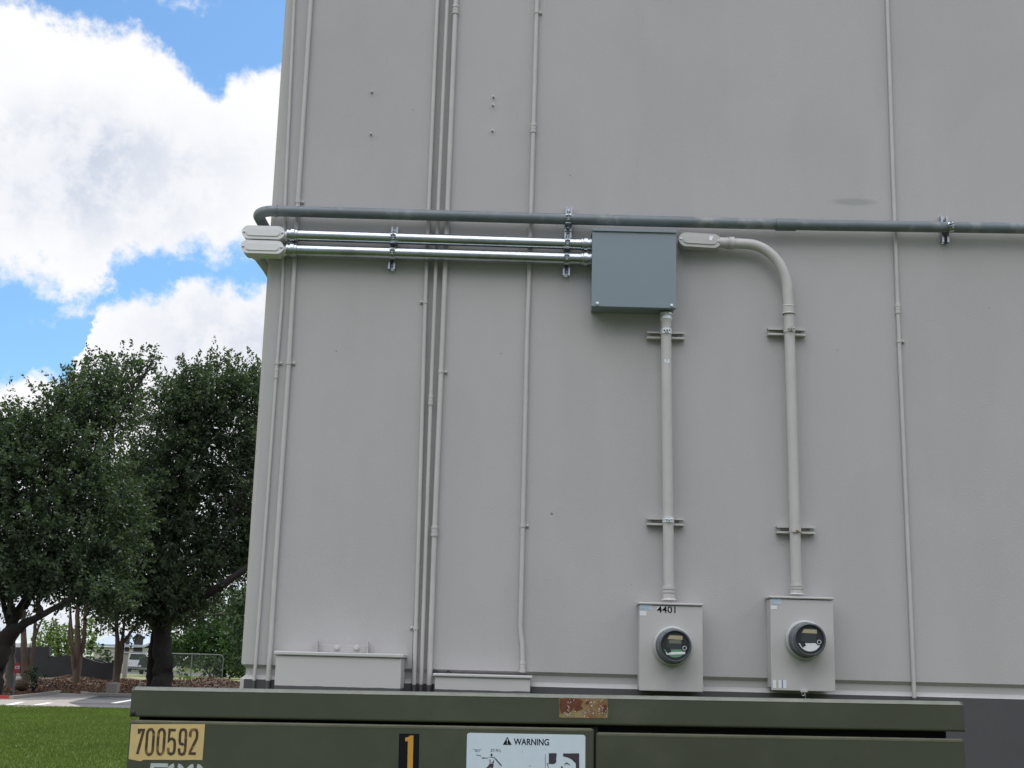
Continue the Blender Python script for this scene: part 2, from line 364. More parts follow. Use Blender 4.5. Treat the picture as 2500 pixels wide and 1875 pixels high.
# ------------------------------------------------------------------ strut channels and clamps
CHN = lambda w, d: [(-w/2, 0), (w/2, 0), (w/2, d), (w/2-.0095, d), (w/2-.0095, d-.007), (w/2-.0075, d-.007), (w/2-.0075, d-.0025), (w/2-.0025, d-.0025),
                    (w/2-.0025, .0025), (-w/2+.0025, .0025), (-w/2+.0025, d-.0025), (-w/2+.0075, d-.0025), (-w/2+.0075, d-.007), (-w/2+.0095, d-.007), (-w/2+.0095, d), (-w/2, d)]
SD = .034
def clamp(c, ax, r, m, parent, ear=True, width=.027):
    """pipe clamp: band round the pipe with two bolted ears in front"""
    ax = Vector(ax); mb = MB()
    mb.lathe(c, ax, [(-width/2, r+.0008), (-width/2, r+.0030), (width/2, r+.0030), (width/2, r+.0008)], n=26, caps=False)
    sd = ax.cross(FRONT)
    if ear:
        for k in (-1, 1):
            a = Vector(c) + FRONT*(r+.0005) + sd*(k*.0065)
            mb.hexa([a - ax*width/2 - sd*.0012, a + ax*width/2 - sd*.0012, a + ax*width/2 + sd*.0012, a - ax*width/2 + sd*.0012],
                    [a - ax*width/2 - sd*.0012 + FRONT*.018, a + ax*width/2 - sd*.0012 + FRONT*.018, a + ax*width/2 + sd*.0012 + FRONT*.018, a - ax*width/2 + sd*.0012 + FRONT*.018])
    o = mb.build('pipe_clamp', m, parent)
    if ear:
        a = Vector(c) + FRONT*(r+.0105)
        MB().lathe(a - sd*.016, sd, [(0, 0), (0, .0062), (.005, .0062), (.005, .0032), (.027, .0032), (.027, .0058), (.032, .0058), (.032, 0)], n=6, smooth=False, caps=False).build('clamp_bolt', M_zinc if m is not M_cond else m, o)
    return o
def strut(label, p0, p1, m, clamps=(), bolts=(), group=None, name='strut_channel', w=.036):
    """U channel screwed to the wall from pixel p0 to p1, open side to the front"""
    a, b = P(*p0, W-.02), P(*p1, W-.02); a.y = b.y = W-.0012
    ax = (b-a).normalized(); sd = ax.cross(FRONT)
    t = thing(name, label, 'strut', (min(a, b, key=lambda q: q.z).x, W, min(a.z, b.z)), group)
    MB().prism(CHN(w, SD), a, sd, FRONT, ax, 0, (b-a).length).build('channel', m, t)
    for px, py in bolts:
        c = P(px, py, W-.006)
        MB().lathe((c.x, W-.004, c.z), FRONT, [(0, .0085), (.007, .0085), (.008, .006), (.008, 0)], n=6, smooth=False).build('anchor_bolt', m, t)
    for c, cax, r, cm, ear in clamps: clamp(c, cax, r, cm, t, ear)
    return t

RG, RP = .0290, .0280
YG = W - SD - .0015 - RG; YPV = W - SD - .0015 - RP
hp = lambda pa, pb, px, Y: P(px, pa[1] + (pb[1]-pa[1])*(px-pa[0])/(pb[0]-pa[0]), Y)
# grey plastic conduit along the wall
PV = [(672, 515), (1100, 527), (1384, 535), (1905, 548.5), (2500, 557.5)]
pvz = [P(x, y, YPV) for x, y in PV]
zc = lambda x: np.interp(x, [q.x for q in pvz], [q.z for q in pvz])
def pv(px, py=537): x = P(px, py, YPV).x; return Vector((x, YPV, float(zc(x))))
xs0 = XC - .006
corner_r = .102
cx = P(621, 545, YPV).x                            # run of the pipe along the side wall
pts = [Vector((6.0, YPV, pvz[-1].z)), pvz[-1], pv(2300), pv(2000), pv(1700), pv(1384), pv(1000), pv(740)]
z0 = pv(690).z
arc = [Vector((cx + corner_r - corner_r*math.sin(a), YPV + corner_r - corner_r*math.cos(a), z0)) for a in [i*math.pi/2/10 for i in range(11)]]
pts += arc + [Vector((cx, 30.0, z0))]
t = thing('plastic_conduit', 'long dark grey plastic pipe running across the wall and elbowing round the corner', 'pipe', (pv(1500).x, W, z0))
MB().tube(pts, RP, 24).build('pipe', M_pvc, t)
mb = MB(); c0 = pv(1894).x; c1 = pv(1950).x; zz = pv(1922).z
mb.lathe((c0, YPV, float(zc(c0))), Vector((c1-c0, 0, float(zc(c1))-float(zc(c0)))), [(0, RP+.0005), (0, RP+.0038), (.10, RP+.0038), (.10, RP+.0005)], n=28, caps=False); mb.build('coupling', M_pvc, t)
mb = MB(); mb.lathe(arc[0] + X*.012, X, [(-.012, RP+.0005), (-.012, RP+.003), (.0, RP+.003), (.0, RP+.0005)], n=28, caps=False); mb.build('elbow_collar', M_pvc, t)
PVC_AX = (pv(2000) - pv(1000)).normalized()

# two new galvanised conduits
def galv(label, y_l, x_l, y_r, x_r):
    a, b = P(x_l, y_l, YG), P(x_r, y_r, YG); a.y = b.y = YG; ax = (b-a).normalized()
    t = thing('galvanised_conduit', label, 'conduit', (a.x, W, min(a.z, b.z)), 'galvanised conduits between the fittings and the grey box')
    MB().tube([a + ax*(b-a).length*i/8 for i in range(9)], RG, 28).build('pipe', M_galv, t)
    for e, s in ((a, 1), (b, -1)):
        mb = MB(); mb.lathe(e, ax*s, [(-.014, .019), (-.014, RG+.004), (-.004, RG+.004), (-.004, RG+.001), (.006, RG+.001), (.006, RG+.0075), (.024, RG+.0075), (.028, RG+.004), (.038, RG+.004), (.040, RG+.0005)], n=24, caps=False)
        mb.build('connector', M_zinc, t)
    return t, a, b, ax
g1, g1a, g1b, gax = galv('upper shiny galvanised conduit leading into the grey junction box', 574, 709, 597, 1437)
g2, g2a, g2b, _ = galv('lower shiny galvanised conduit leading into the grey junction box', 610.5, 707, 632.3, 1437)
def on(a, ax, px, py): x = P(px, py, YG).x; return a + ax*((x-a.x)/ax.x)

strut('short silver strut holding only the two shiny conduits', (965, 556), (956, 659), M_zinc, bolts=[(963.5, 569), (957.5, 648)],
      clamps=[(on(g1a, gax, 961, 582), gax, RG, M_zinc, True), (on(g2a, gax, 959, 617), gax, RG, M_zinc, True)])
strut('upper short silver strut clamping the plastic pipe left of the grey box', (1389, 506), (1386.5, 566.5), M_zinc, bolts=[(1388.5, 516), (1386.8, 559)],
      clamps=[(pv(1387, 535), PVC_AX, RP, M_zinc, True)])
strut('silver strut clamping both shiny conduits beside the grey box', (1386.3, 569), (1382, 674), M_zinc, bolts=[(1386, 578), (1382.8, 663)],
      clamps=[(on(g1a, gax, 1385, 595), gax, RG, M_zinc, True), (on(g2a, gax, 1383.5, 629), gax, RG, M_zinc, True)])
t = strut('silver strut with a tilted clamp at the right end of the plastic pipe', (2303, 528), (2307, 593), M_zinc, bolts=[(2306, 583)],
      clamps=[(pv(2318, 553), (PVC_AX + Z*.22).normalized(), RP, M_zinc, True)])

# ------------------------------------------------------------------ conduit body fittings
def fitting(label, cpx, cpy, wpx, hpx, Yf, tilt, m, back=None, hub=None, group=None, chip=None):
    """oval cover plate, body behind it, hub to the right, hub to the back"""
    c = P(cpx, cpy, Yf); sc = Yf/F*1.02; w, h = wpx*sc, hpx*sc
    u = Vector((math.cos(tilt), 0, math.sin(tilt))); v = Vector((-math.sin(tilt), 0, math.cos(tilt)))
    t = thing('conduit_body', label, 'conduit fitting', (c.x, W, c.z - h/2), group)
    depth = W - SD - Yf + .0
    cov = MB(); cov.prism(stadium(w, h, 12), c, u, v, FRONT, -.004, .0); co = cov.build('cover_plate', m, t, bevel=.0022)
    rid = MB(); inner = stadium(w*.76, h*.50, 10); outer = stadium(w*.80, h*.58, 10)
    rid.prism(stadium(w*.78, h*.54, 10), c, u, v, FRONT, .0004, .0045); rid.build('raised_panel', m, co, bevel=.003)
    for k in (-1, 1):
        MB().lathe(c + u*(k*w*.445) + FRONT*.0003, FRONT, [(0, .006), (.0018, .006), (.003, .004), (.003, 0)], n=12).build('screw', M_zinc, co)
    bd = MB(); bd.prism(stadium(w*.985, h*.95, 12), c, u, v, FRONT, -depth-.012, -.0045, smooth=False); bd.build('body', m, t, bevel=.006)
    if hub:
        o = c + u*(w/2 - .008) - FRONT*hub[0]; mb = MB()
        mb.lathe(o, u, [(0, hub[1]), (hub[2], hub[1])], n=26); mb.build('hub', m, t)
    if back:
        o = c + u*back[0] - FRONT*(depth+.004)
        mb = MB(); mb.lathe(o, Yv, [(0, .031), (.045, .031), (.05, .028)], n=26); mb.build('rear_hub', m, t)
    if chip:
        q = c + u*(w*.26) + v*(h*.17)
        MB().sheet([(-.009, -.012), (.004, -.011), (.006, -.004), (.010, .011), (-.006, .011), (-.010, .002)], q, u, v, FRONT, .0055).build('bare_metal_chip', M_bright, co)
    return t, c, u, v, w, h, depth
YF = W - .118
f1 = fitting('upper white oval conduit fitting overhanging the left building corner', 642.5, 567, 107.5, 34.5, YF, -.004, M_hubw, back=(-.052,), hub=(.057, .0262, .034), group='white fittings on the building corner')
f2 = fitting('lower white oval conduit fitting overhanging the left building corner', 640, 602.5, 107.5, 34.0, YF, -.006, M_hubw, back=(-.052,), hub=(.057, .0262, .034), group='white fittings on the building corner')
# pipes that leave those fittings along the side wall
for f, lab in ((f1, 'upper pale conduit running back along the side wall behind the corner fitting'), (f2, 'lower pale conduit running back along the side wall behind the corner fitting')):
    o = f[1] + X*(-.052)
    tt = thing('side_conduit', lab, 'conduit', (o.x, W+.0, o.z-.026), 'conduits along the side wall')
    MB().tube([Vector((o.x, W-.02, o.z)), Vector((XC-.050, W+.25, o.z)), Vector((XC-.050, 14, o.z)), Vector((XC-.050, 30, o.z))], .0255, 20).build('pipe', M_sock, tt)
# strut on the side wall that holds them
tt = thing('side_strut', 'strut end sticking out from the side wall below the corner fittings', 'strut', (XC, W+1.0, f2[1].z-.1))
mb = MB(); zc1 = f2[1].z
mb.prism(CHN(.036, SD-.012), (XC-.001, W+1.0, zc1-.085), Yv, -X, Z, 0, .30); mb.build('channel', M_sock, tt)

# ------------------------------------------------------------------ grey junction box
YJ = W - .135
x0, x1 = P(1445, 655, YJ).x, P(1651, 655, YJ).x; zt = (P(1445, 560, YJ).z + P(1651.4, 566, YJ).z)/2; zb = (P(1446, 749, YJ).z + P(1651, 751, YJ).z)/2
t = thing('junction_box', 'square blue grey metal junction box with two silver screws', 'junction box', ((x0+x1)/2, W, zb))
mb = MB(); mb.box(x0+.004, x1-.004, YJ+.004, W-.001, zb+.003, zt+.001); mb.build('body', M_jbox, t, bevel=.003)
mb = MB(); mb.box(x0, x1, YJ, YJ+.0035, zb, zt-.003); mb.box(x0, x1, YJ+.0036, YJ+.02, zb-.0025, zb); mb.build('cover', M_jbox, t, bevel=.0015)
mb = MB(); mb.box(x0-.001, x1+.001, YJ-.006, W-.002, zt+.0015, zt+.0045); mb.box(x0-.001, x1+.001, YJ-.008, YJ-.0045, zt-.0085, zt+.0015)
mb.build('drip_hood', M_jbox, t, bevel=.0012)
for px, py in ((1458.5, 741), (1640, 746)):
    c = P(px, py, YJ); MB().lathe((c.x, YJ-.0003, c.z), FRONT, [(0, .0085), (.003, .0085), (.006, .006), (.0065, 0)], n=14).build('screw', M_bright, t)

# ------------------------------------------------------------------ meter risers
RM = .0262; YM = W - SD - .002 - RM
def riser_parts(t, path, m=M_cond): MB().tube(path, RM, 26).build('pipe', m, t)
tz = zb
ra, rb_ = P(1626, 800, YM), P(1633, 1425, YM)
t = thing('meter_riser', 'straight painted riser pipe from the grey box down to the left meter', 'conduit', (rb_.x, W, rb_.z), 'painted riser pipes above the meters')
top = Vector((ra.x, YM, tz-.045)); zhub = P(1633, 1433, YM).z
MB().tube([top, ra, (ra+rb_)/2, Vector((rb_.x, YM, zhub))], RM, 26).build('pipe', M_cond, t)
mb = MB(); mb.lathe((top.x, YM, tz-.0045), -Z, [(0, RM+.003), (.004, RM+.006), (.012, RM+.006), (.013, RM-.003), (.020, RM-.003), (.021, RM+.0055), (.036, RM+.0055), (.040, RM+.0025), (.048, RM+.0005)], n=26); mb.build('bare_connector', M_bright, t)
mb = MB(); c = P(1627, 884, YM)
rr = RM + .0006
for a0, a1, z0_, z1_ in ((-2.05, -1.72, -.010, .009), (-1.60, -1.42, -.010, -.004), (-1.38, -1.12, -.011, .010), (-1.70, -1.58, -.004, .002)):
    n_ = 5; A = [a0 + (a1-a0)*i/n_ for i in range(n_+1)]
    lo = [Vector((c.x + rr*math.cos(a), YM + rr*math.sin(a), c.z + z0_ + .002*math.sin(9*a))) for a in A]; hi = [Vector((c.x + rr*math.cos(a), YM + rr*math.sin(a), c.z + z1_ + .002*math.sin(15*a))) for a in A]
    mb.add(lo + hi, [(i, i+1, n_+2+i, n_+1+i) for i in range(n_)])
mb.build('bare_metal_patch', M_bright, t)
zbx1 = P(1640, 1476, W-.06).z
def meter_hub(t, x, ztop, zbot, nutrings=True):
    mb = MB(); h = ztop-zbot
    mb.lathe((x, YM, zbot), Z, [(0, RM+.012), (h*.08, RM+.010), (h*.14, RM+.0035), (h*.46, RM+.0035), (h*.48, RM+.0015), (h*.52, RM+.0015), (h*.54, RM+.0055), (h*.70, RM+.0055), (h*.72, RM+.002), (h*.76, RM+.002), (h*.78, RM+.0062), (h, RM+.0062), (h, RM)], n=24); return mb.build('hub', M_cond, t)
meter_hub(t, rb_.x, zhub+.002, P(1633, 1466, YM).z)
RISER1 = t

# right riser with its sweep bend
pa, pb = P(1926, 760, YM), P(1945, 1420, YM)
t = thing('meter_riser', 'painted riser pipe with a wide sweep bend, above the right meter', 'conduit', (pb.x, W, pb.z), 'painted riser pipes above the meters')
st = P(1779, 593.5, YM); xv = P(1922.5, 700, YM).x; rad = xv - P(1822, 594, YM).x; zv = st.z - rad + .004
sw = [Vector((st.x, YM, st.z)), Vector((xv-rad, YM, st.z - .002))] + [Vector((xv - rad + rad*math.sin(a), YM, st.z - .002 - rad*1.2*(1-math.cos(a)))) for a in [i*math.pi/2/16 for i in range(1, 17)]]
hub2 = P(1944.6, 1428, YM)
MB().tube(sw + [pa, (pa+pb)/2, Vector((hub2.x, YM, hub2.z))], RM, 26).build('pipe', M_cond, t)
mb = MB(); c = P(1925, 757.5, YM)
mb.lathe(c, Z, [(-.022, RM+.0005), (-.022, RM+.0055), (-.019, RM+.0075), (-.014, RM+.0055), (.014, RM+.0055), (.018, RM+.0075), (.022, RM+.0055), (.022, RM+.0005)], n=26, caps=False); mb.build('coupling', M_cond, t)
mb = MB(); mb.lathe((st.x - .012, YM, st.z), X, [(0, RM+.004), (.005, RM+.004), (.005, RM+.001), (.008, RM+.001), (.008, RM+.005), (.012, RM+.005), (.012, RM+.001), (.016, RM+.001), (.016, RM+.006), (.038, RM+.006), (.040, RM+.0005)], n=26, caps=False)
mb.build('connector', M_cond, t)
meter_hub(t, hub2.x, hub2.z+.002, P(1945, 1452, YM).z)
f3 = fitting('painted oval conduit fitting beside the grey box with a chipped spot', 1709, 586, 106, 36.5, W-.085, -.035, M_cond, back=(-.07,), hub=(.023, .0275, .040), chip=True)

# painted strut brackets behind the risers
GB = 'painted strut brackets behind the risers'
vup = lambda a, b: (Vector(b)-Vector(a)).normalized()
a1 = (rb_-ra).normalized()
def onr(a, b, py, px): z = P(px, py, YM).z; k = (z-a.z)/(b.z-a.z); return a + (b-a)*k
strut('painted bracket with a bare silver clamp just under the grey box', (1579, 819), (1671, 821), M_cond, bolts=[(1590, 818), (1656, 822)], clamps=[(onr(ra, rb_, 810, 1626), -a1, RM, M_bright, True)], group=GB, name='strut_bracket')
strut('painted bracket with a bare silver clamp low on the straight riser', (1579, 1273), (1669, 1275), M_cond, bolts=[(1591, 1272.5), (1658, 1274)], clamps=[(onr(ra, rb_, 1270, 1631), -a1, RM, M_bright, True)], group=GB, name='strut_bracket')
a2 = (pb-pa).normalized()
strut('painted bracket with a painted clamp below the sweep bend', (1874, 810), (1966, 813), M_cond, bolts=[(1885, 811), (1957, 812)], clamps=[(onr(pa, pb, 806, 1927), -a2, RM, M_cond, True)], group=GB, name='strut_bracket')
tb = strut('painted bracket with a rusty loose screw above the right meter', (1895, 1293), (1989, 1295), M_cond, bolts=[(1905, 1293), (1977, 1295)], clamps=[(onr(pa, pb, 1293, 1941), -a2, RM, M_cond, False)], group=GB, name='strut_bracket')
c = P(1932, 1294, W-.1); ck = onr(pa, pb, 1294, 1941)
mb = MB(); mb.prism([(-.012, -.012), (.010, -.014), (.014, .0), (.004, .013), (-.013, .010)], (ck.x-.012, ck.y-RM-.006, ck.z), X, Z, FRONT, 0, .003); mb.build('clamp_tab', M_cond, tb)
MB().tube([(ck.x-.004, ck.y-RM-.010, ck.z-.004), (ck.x+.026, ck.y-RM-.004, ck.z-.018)], .0035, 8).build('rusty_screw', M_rust, tb)

# ------------------------------------------------------------------ meter sockets and meters
YS = W - .118
M_lab_b = mat('faded_blue_sticker', (.44, .53, .62), .5, var=.06, vscale=40)
M_lab_w = mat('white_paper_label', (.72, .74, .76), .5, var=.08, vscale=60)
M_ink = mat('black_ink', (.009, .010, .013), .8, spec=.12)
M_print = mat('faint_print', (.36, .40, .45), .6)
M_navy = mat('blue_ink_line', (.12, .16, .35), .6)
M_ring = mat('white_plastic_ring', (.44, .45, .45), .4, var=.04)
M_drum = mat('smoked_plastic', (.085, .095, .11), .25, var=.08, vscale=20)
M_face = mat('dark_meter_face', (.020, .023, .028), .5)
M_face2 = mat('charcoal_display_panel', (.045, .052, .056), .3)
M_tag = mat('tan_tag', (.42, .36, .22), .6, var=.06, vscale=50)
M_lcd = mat('grey_green_screen', (.16, .165, .13), .3)
M_glabel = mat('green_meter_label', (.10, .28, .16), .5, var=.08, vscale=40)
M_glass = bpy.data.materials.new('clear_plastic'); M_glass.use_nodes = True
_b = M_glass.node_tree.nodes['Principled BSDF']; _b.inputs['Transmission Weight'].default_value = 1; _b.inputs['Roughness'].default_value = .03; _b.inputs['IOR'].default_value = 1.2
def socket(label, xl, xr, yt, yb, left):
    x0, x1 = P(xl, (yt+yb)/2, YS).x, P(xr, (yt+yb)/2, YS).x; z1, z0 = P((xl+xr)/2, yt, YS).z, P((xl+xr)/2, yb, YS).z
    t = thing('meter_socket', label, 'meter box', ((x0+x1)/2, W, z0), 'meter sockets side by side')
    mb = MB(); mb.box(x0+.003, x1-.003, YS+.012, W-.001, z0+.012, z1); mb.build('body', M_sock, t, bevel=.004)
    mb = MB(); mb.box(x0, x1, YS, YS+.010, z0, z1-.002); mb.build('front_cover', M_sock, t, bevel=.003)
    mb = MB(); mb.box(x0-.005, x1+.003, YS-.008, W-.003, z1+.001, z1+.012); mb.build('top_lid', M_sock, t, bevel=.004)
    return t, x0, x1, z0, z1
s1 = socket('left painted meter box with a smudged black number at its top', 1561, 1716, 1478, 1688, 0)
s2 = socket('right painted meter box with paper strips at its lower left', 1882, 2037, 1463, 1687, 1)
def sticker(t, a, b, m, name='sticker', dt=.0008):
    p, q = P(*a, YS), P(*b, YS)
    mb = MB(); mb.box(min(p.x, q.x), max(p.x, q.x), YS-dt, YS-.0002, min(p.z, q.z), max(p.z, q.z)); return mb.build(name, m, t)
t = s1[0]
st_ = sticker(t, (1562.5, 1475.5), (1592, 1489), M_lab_b); sticker(t, (1561.8, 1491), (1578, 1503), M_lab_w)
c = P(1565, 1486, YS); text_mesh('---  --', c, X, Z, FRONT, .035, .003, .0012, M_print, st_, 'print')
c0 = P(1602.5, 1494.6, YS)
for body, ox, oz, m, tt_ in (('4401', 0, 0, M_ink, .0006),):
    c = P(1604, 1496.0, YS); text_mesh(body, c, X, Z, FRONT, .088, .032, tt_, m, t, 'number_marking', off=.012)
mb = MB()
for k in range(9):                        # patches of old label torn through the digits
    c = P(1606 + rng.uniform(0, 42), 1483 + rng.uniform(-4, 5), YS); w_ = rng.uniform(.003, .008)
    mb.sheet([(-w_, -.0025), (w_*.7, -.004), (w_, .002), (-w_*.5, .004)], c, X, Z, FRONT, (.0002 + k*.00003))
mb.build('torn_label', M_lab_w, t)
c = P(1631, 1634, YS); text_mesh('o.4', c, X, Z, FRONT, .022, .008, .0006, M_print, t, 'pencil_mark')
t = s2[0]
st_ = sticker(t, (1883, 1460), (1908, 1476), M_lab_b); c = P(1886, 1473, YS); text_mesh('.. -', c, X, Z, FRONT, .03, .004, .0012, M_print, st_, 'print')
sticker(t, (1881.5, 1478.5), (1896.5, 1487.5), M_lab_w)
for k, (xa, xb) in enumerate(((1887, 1895), (1900, 1908), (1911.5, 1920))):
    sticker(t, (xa, 1660), (xb, 1680), M_lab_w, 'paper_strip')
    if k: sticker(t, (xa-2.2, 1660), (xa-.4, 1680), M_navy if k == 2 else M_print, 'ink_line')
c = P(1962, 1690, YS)
hs = MB(); hs.box(c.x-.016, c.x+.016, YS-.012, YS-.001, s2[3]-.006, s2[3]+.006); ho = hs.build('hasp', M_sock, t, bevel=.002)
mb = MB(); mb.tube([(c.x-.004 + .007*math.cos(a), YS-.008, s2[3]-.012 + .010*math.sin(a)) for a in [i*2*math.pi/14 for i in range(15)]], .0022, 8, caps=False); mb.build('seal_ring', M_zinc, ho)
mb = MB(); mb.tube([(c.x+.004, YS-.008, s2[3]-.010), (c.x+.007, YS-.010, s2[3]-.024), (c.x+.005, YS-.008, s2[3]-.036)], .0018, 6); mb.build('seal_wire', M_zinc, ho)

def meter(label, cpx, cpy, green):
    c = P(cpx, cpy, YS); c.y = YS - .0005
    t = thing('electric_meter', label, 'meter', (c.x, YS, c.z-.09), 'electric meters in the sockets')
    mb = MB(); mb.lathe(c, FRONT, [(0, .090), (.004, .0925), (.016, .0925), (.022, .088), (.026, .085)], n=48); mb.build('sealing_ring', M_ring, t)
    mb = MB(); D = .118
    mb.lathe(c, FRONT, [(.027, .0815), (.034, .0815), (.035, .080), (.060, .0795), (.061, .0780), (D-.010, .0768), (D-.003, .0745), (D, .071)], n=48, caps=False)
    mb.lathe(c, FRONT, [(D, .071), (D-.0005, .067), (D-.010, .066)], n=48, caps=False); mb.build('cover', M_drum, t)
    fc = c + FRONT*(D-.0105); mb = MB(); mb.lathe(fc - FRONT*.003, FRONT, [(0, .0665), (.003, .0665)], n=40); fo = mb.build('face', M_face, t)
    q = fc
    def plate(x0, x1, z0, z1, m, name, dt, poly=None):
        mb = MB(); mb.prism(poly or [(x0, z0), (x1, z0), (x1, z1), (x0, z1)], q, X, Z, FRONT, dt-.0006, dt); return mb.build(name, m, fo)
    plate(0, 0, 0, 0, M_face2, 'display_panel', .0012, [(-.040, -.012), (-.018, -.02), (.030, -.02), (.030, .038), (.022, .052), (-.024, .052), (-.038, .036)])
    plate(0, 0, 0, 0, M_tag, 'tan_tag', .0024, [(-.036, .030), (.034, .028), (.034, .046), (-.026, .047)])
    if green: plate(-.028, .028, .010, .027, M_lcd, 'screen', .0021)
    arcp = [(.054*math.cos(a), .054*math.sin(a)) for a in [R(198 + i*(342-198)/14) for i in range(15)]]
    low = [(-.053, -.018), ] + arcp[1:-1] + [(.050, -.020), (.030, -.016)]
    plate(0, 0, 0, 0, M_glabel if green else M_lab_w, 'lower_label', .0014, low)
    if green: plate(0, 0, 0, 0, M_lab_w, 'white_band', .0022, [(-.044, -.030), (.046, -.026), (.046, -.037), (-.040, -.042)])
    plate(0, 0, 0, 0, M_face, 'seal_latch', .0034, [(-.050, -.008), (-.026, -.006), (-.018, -.028), (-.034, -.036), (-.040, -.028)])
    pr = MB(); pc = q + X*.043 + Z*(-.010)
    pr.lathe(pc, FRONT, [(.001, .015), (.002, .015)], n=20, caps=True); pr.build('port_plate', M_black, fo)
    pr = MB(); pr.lathe(pc, FRONT, [(.0022, .0065), (.0022, .0105), (.006, .0105), (.006, .0065)], n=20, caps=False); pr.build('optical_port', M_ring, fo)
    text_mesh('22 8', q + X*(-.004) + Z*.034, X, Z, FRONT, .030, .006, .0028, M_print, fo, 'tag_print')
    return t
meter('electric meter with a green and white label, in the left box', 1641.5, 1577.5, True)
meter('electric meter with a plain white lower label, in the right box', 1964.3, 1562.7, False)

# ------------------------------------------------------------------ low wireway boxes
def wireway(label, xl, xr, ytop, lid_px, D, over=4):
    Yf = W - D; xm = (xl+xr)/2
    x0, x1 = P(xl, ytop, Yf).x, P(xr, ytop, Yf).x; z1 = P(xm, ytop, Yf).z; zl = P(xm, ytop+lid_px, Yf).z
    t = thing('wireway_box', label, 'wireway', ((x0+x1)/2, W, 1.1), 'wireway boxes at the wall base')
    mb = MB(); mb.box(x0+.004, x1-.004, Yf+.004, W-.0015, 1.1, zl+.004); mb.build('body', M_boxp, t, bevel=.003)
    mb = MB(); mb.box(x0-.006, x1+.006, Yf-.006, W-.003, zl+.005, z1); mb.build('lid', M_boxp, t, bevel=.004)
    return t, x0, x1, z1
w1 = wireway('large low wireway box with a lid, beside the left corner', 672, 983, 1593, 12, .22)
w2 = wireway('small low wireway box with a conduit entering its lid', 1060, 1297, 1646.5, 10, .12)
t = w1[0]; mb = MB(); zl = w1[3]
br = thing('wall_bracket', 'painted wall bracket with two bolts standing above the large wireway box', 'bracket', (P(840, 1590, W).x, W, zl))
xa, xb = P(776, 1580, W).x, P(901, 1580, W).x; zt_ = P(840, 1569, W-.03).z
mb.box(xa, xb, W-.006, W-.0015, zl+.002, zt_-.010); mb.build('plate', M_wall, br, bevel=.002)
for xx in (xa, xb-.004):
    mb = MB(); mb.box(xx, xx+.004, W-.045, W-.0065, zl+.002, zt_+.006); mb.build('flange', M_wall, br)
for px in (823, 870.5):
    c = P(px, 1580.5, W-.006); MB().lathe((c.x, W-.0063, c.z), FRONT, [(0, .016), (.003, .016), (.003, .011), (.011, .011), (.012, .008), (.012, 0)], n=12, smooth=False).build('bolt', M_cond, br)
c = P(1095, 1638, W-.03); kn = MB()
kn.tube([(c.x + .010*math.cos(a), W-.022, w2[3] + .012*math.sin(a) - .001) for a in [i*math.pi/8 for i in range(9)]], .0035, 8)
tag(kn.build('cable_loop', M_black), 'small black cable loop on the lid of the small wireway box', 'cable')
c = P(1058, 1637, W-.03); kn = MB(); kn.tube([(c.x-.006, W-.014, w2[3]+.006), (c.x+.014, W-.016, w2[3]+.007), (c.x+.026, W-.014, w2[3]+.005)], [.005, .0055, .003], 8)
tag(kn.build('rubber_plug', M_black), 'black rubber plug at the left end of the small wireway box', 'plug')

# anchors left in the wall
AN = [((908, 225), 'upper anchor stub left of the close trio of conduits'), ((906, 328), 'lower anchor stub left of the close trio of conduits'),
      ((1204.5, 237.5), 'topmost anchor stub between the trio and the single conduit'), ((1203.5, 257.5), 'middle anchor stub between the trio and the single conduit'), ((1202, 320), 'lowest anchor stub between the trio and the single conduit')]
for (px, py), lab in AN:
    c = P(px, py, W); o = MB().lathe((c.x, W+.002, c.z), FRONT, [(0, .0055), (.010, .0055), (.010, .0035), (.022, .0035), (.022, 0)], n=10).build('wall_anchor', M_zinc)
    tag(o, lab, 'anchor', 'anchor stubs left in the wall')
# ------------------------------------------------------------------ pad-mounted transformer cabinet
TY, TILT = 3.0, -.008
TL = Vector((P(1340, 1700, TY).x, TY + .65, .1)); TR = Matrix.Rotation(TILT, 3, 'Y')
T = thing('transformer_cabinet', 'long olive green utility transformer cabinet with decals, in front of the wall', 'transformer', TL)
T.rotation_euler = (0, TILT, 0); ORG[T.name] = Vector((0, 0, 0))
def L(px, py, Yf=TY): return TR.transposed() @ (P(px, py, Yf) - TL)
FY = L(1340, 1720).y
xl, xr = L(319.5, 1713).x, L(2354, 1750).x
z1 = (L(322, 1677.5).z + L(1337, 1693).z + L(2340, 1714.5).z)/3; z0 = (L(316.5, 1749).z + L(1337, 1766).z + L(2355, 1790).z)/3
BK = FY + 1.25
mb = MB()
sl = [(FY, z0), (FY, z1-.008), (FY+.004, z1-.0025), (FY+.012, z1), (BK, z1-.055), (BK, z0)]
k = len(sl); e0 = .018
prof_in = [(y, z) for y, z in sl]
mb.prism([(y, z) for y, z in sl], (xl, 0, 0), Yv, Z, X, 0, xr-xl); lido = mb.build('lid', M_green, T, bevel=.006, seg=3)
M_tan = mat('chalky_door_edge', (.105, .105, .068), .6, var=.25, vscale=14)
mb = MB(); mb.prism([(FY-.0006, z1-.0070), (FY+.0034, z1-.0018), (FY+.012, z1+.0007), (FY+.012, z1-.001), (FY+.005, z1-.004)], (xl+.006, 0, 0), Yv, Z, X, 0, xr-xl-.012); mb.build('glint_wear_edge', M_glint, lido)  # lighter strip: sky glint on the rounded front edge, painted in
zb1 = (L(313.5, 1763).z + L(1451, 1774).z)/2; zb2 = (L(1455, 1788).z + L(2339, 1805).z)/2
xd = L(1450.5, 1800).x; xbl = L(313.5, 1790).x; xbr = L(2357, 1820).x
mb = MB(); mb.box(xbl+.012, xbr-.030, FY+.035, BK-.01, z0-.2, z0+.004); mb.build('lid_channel', M_dark, T)
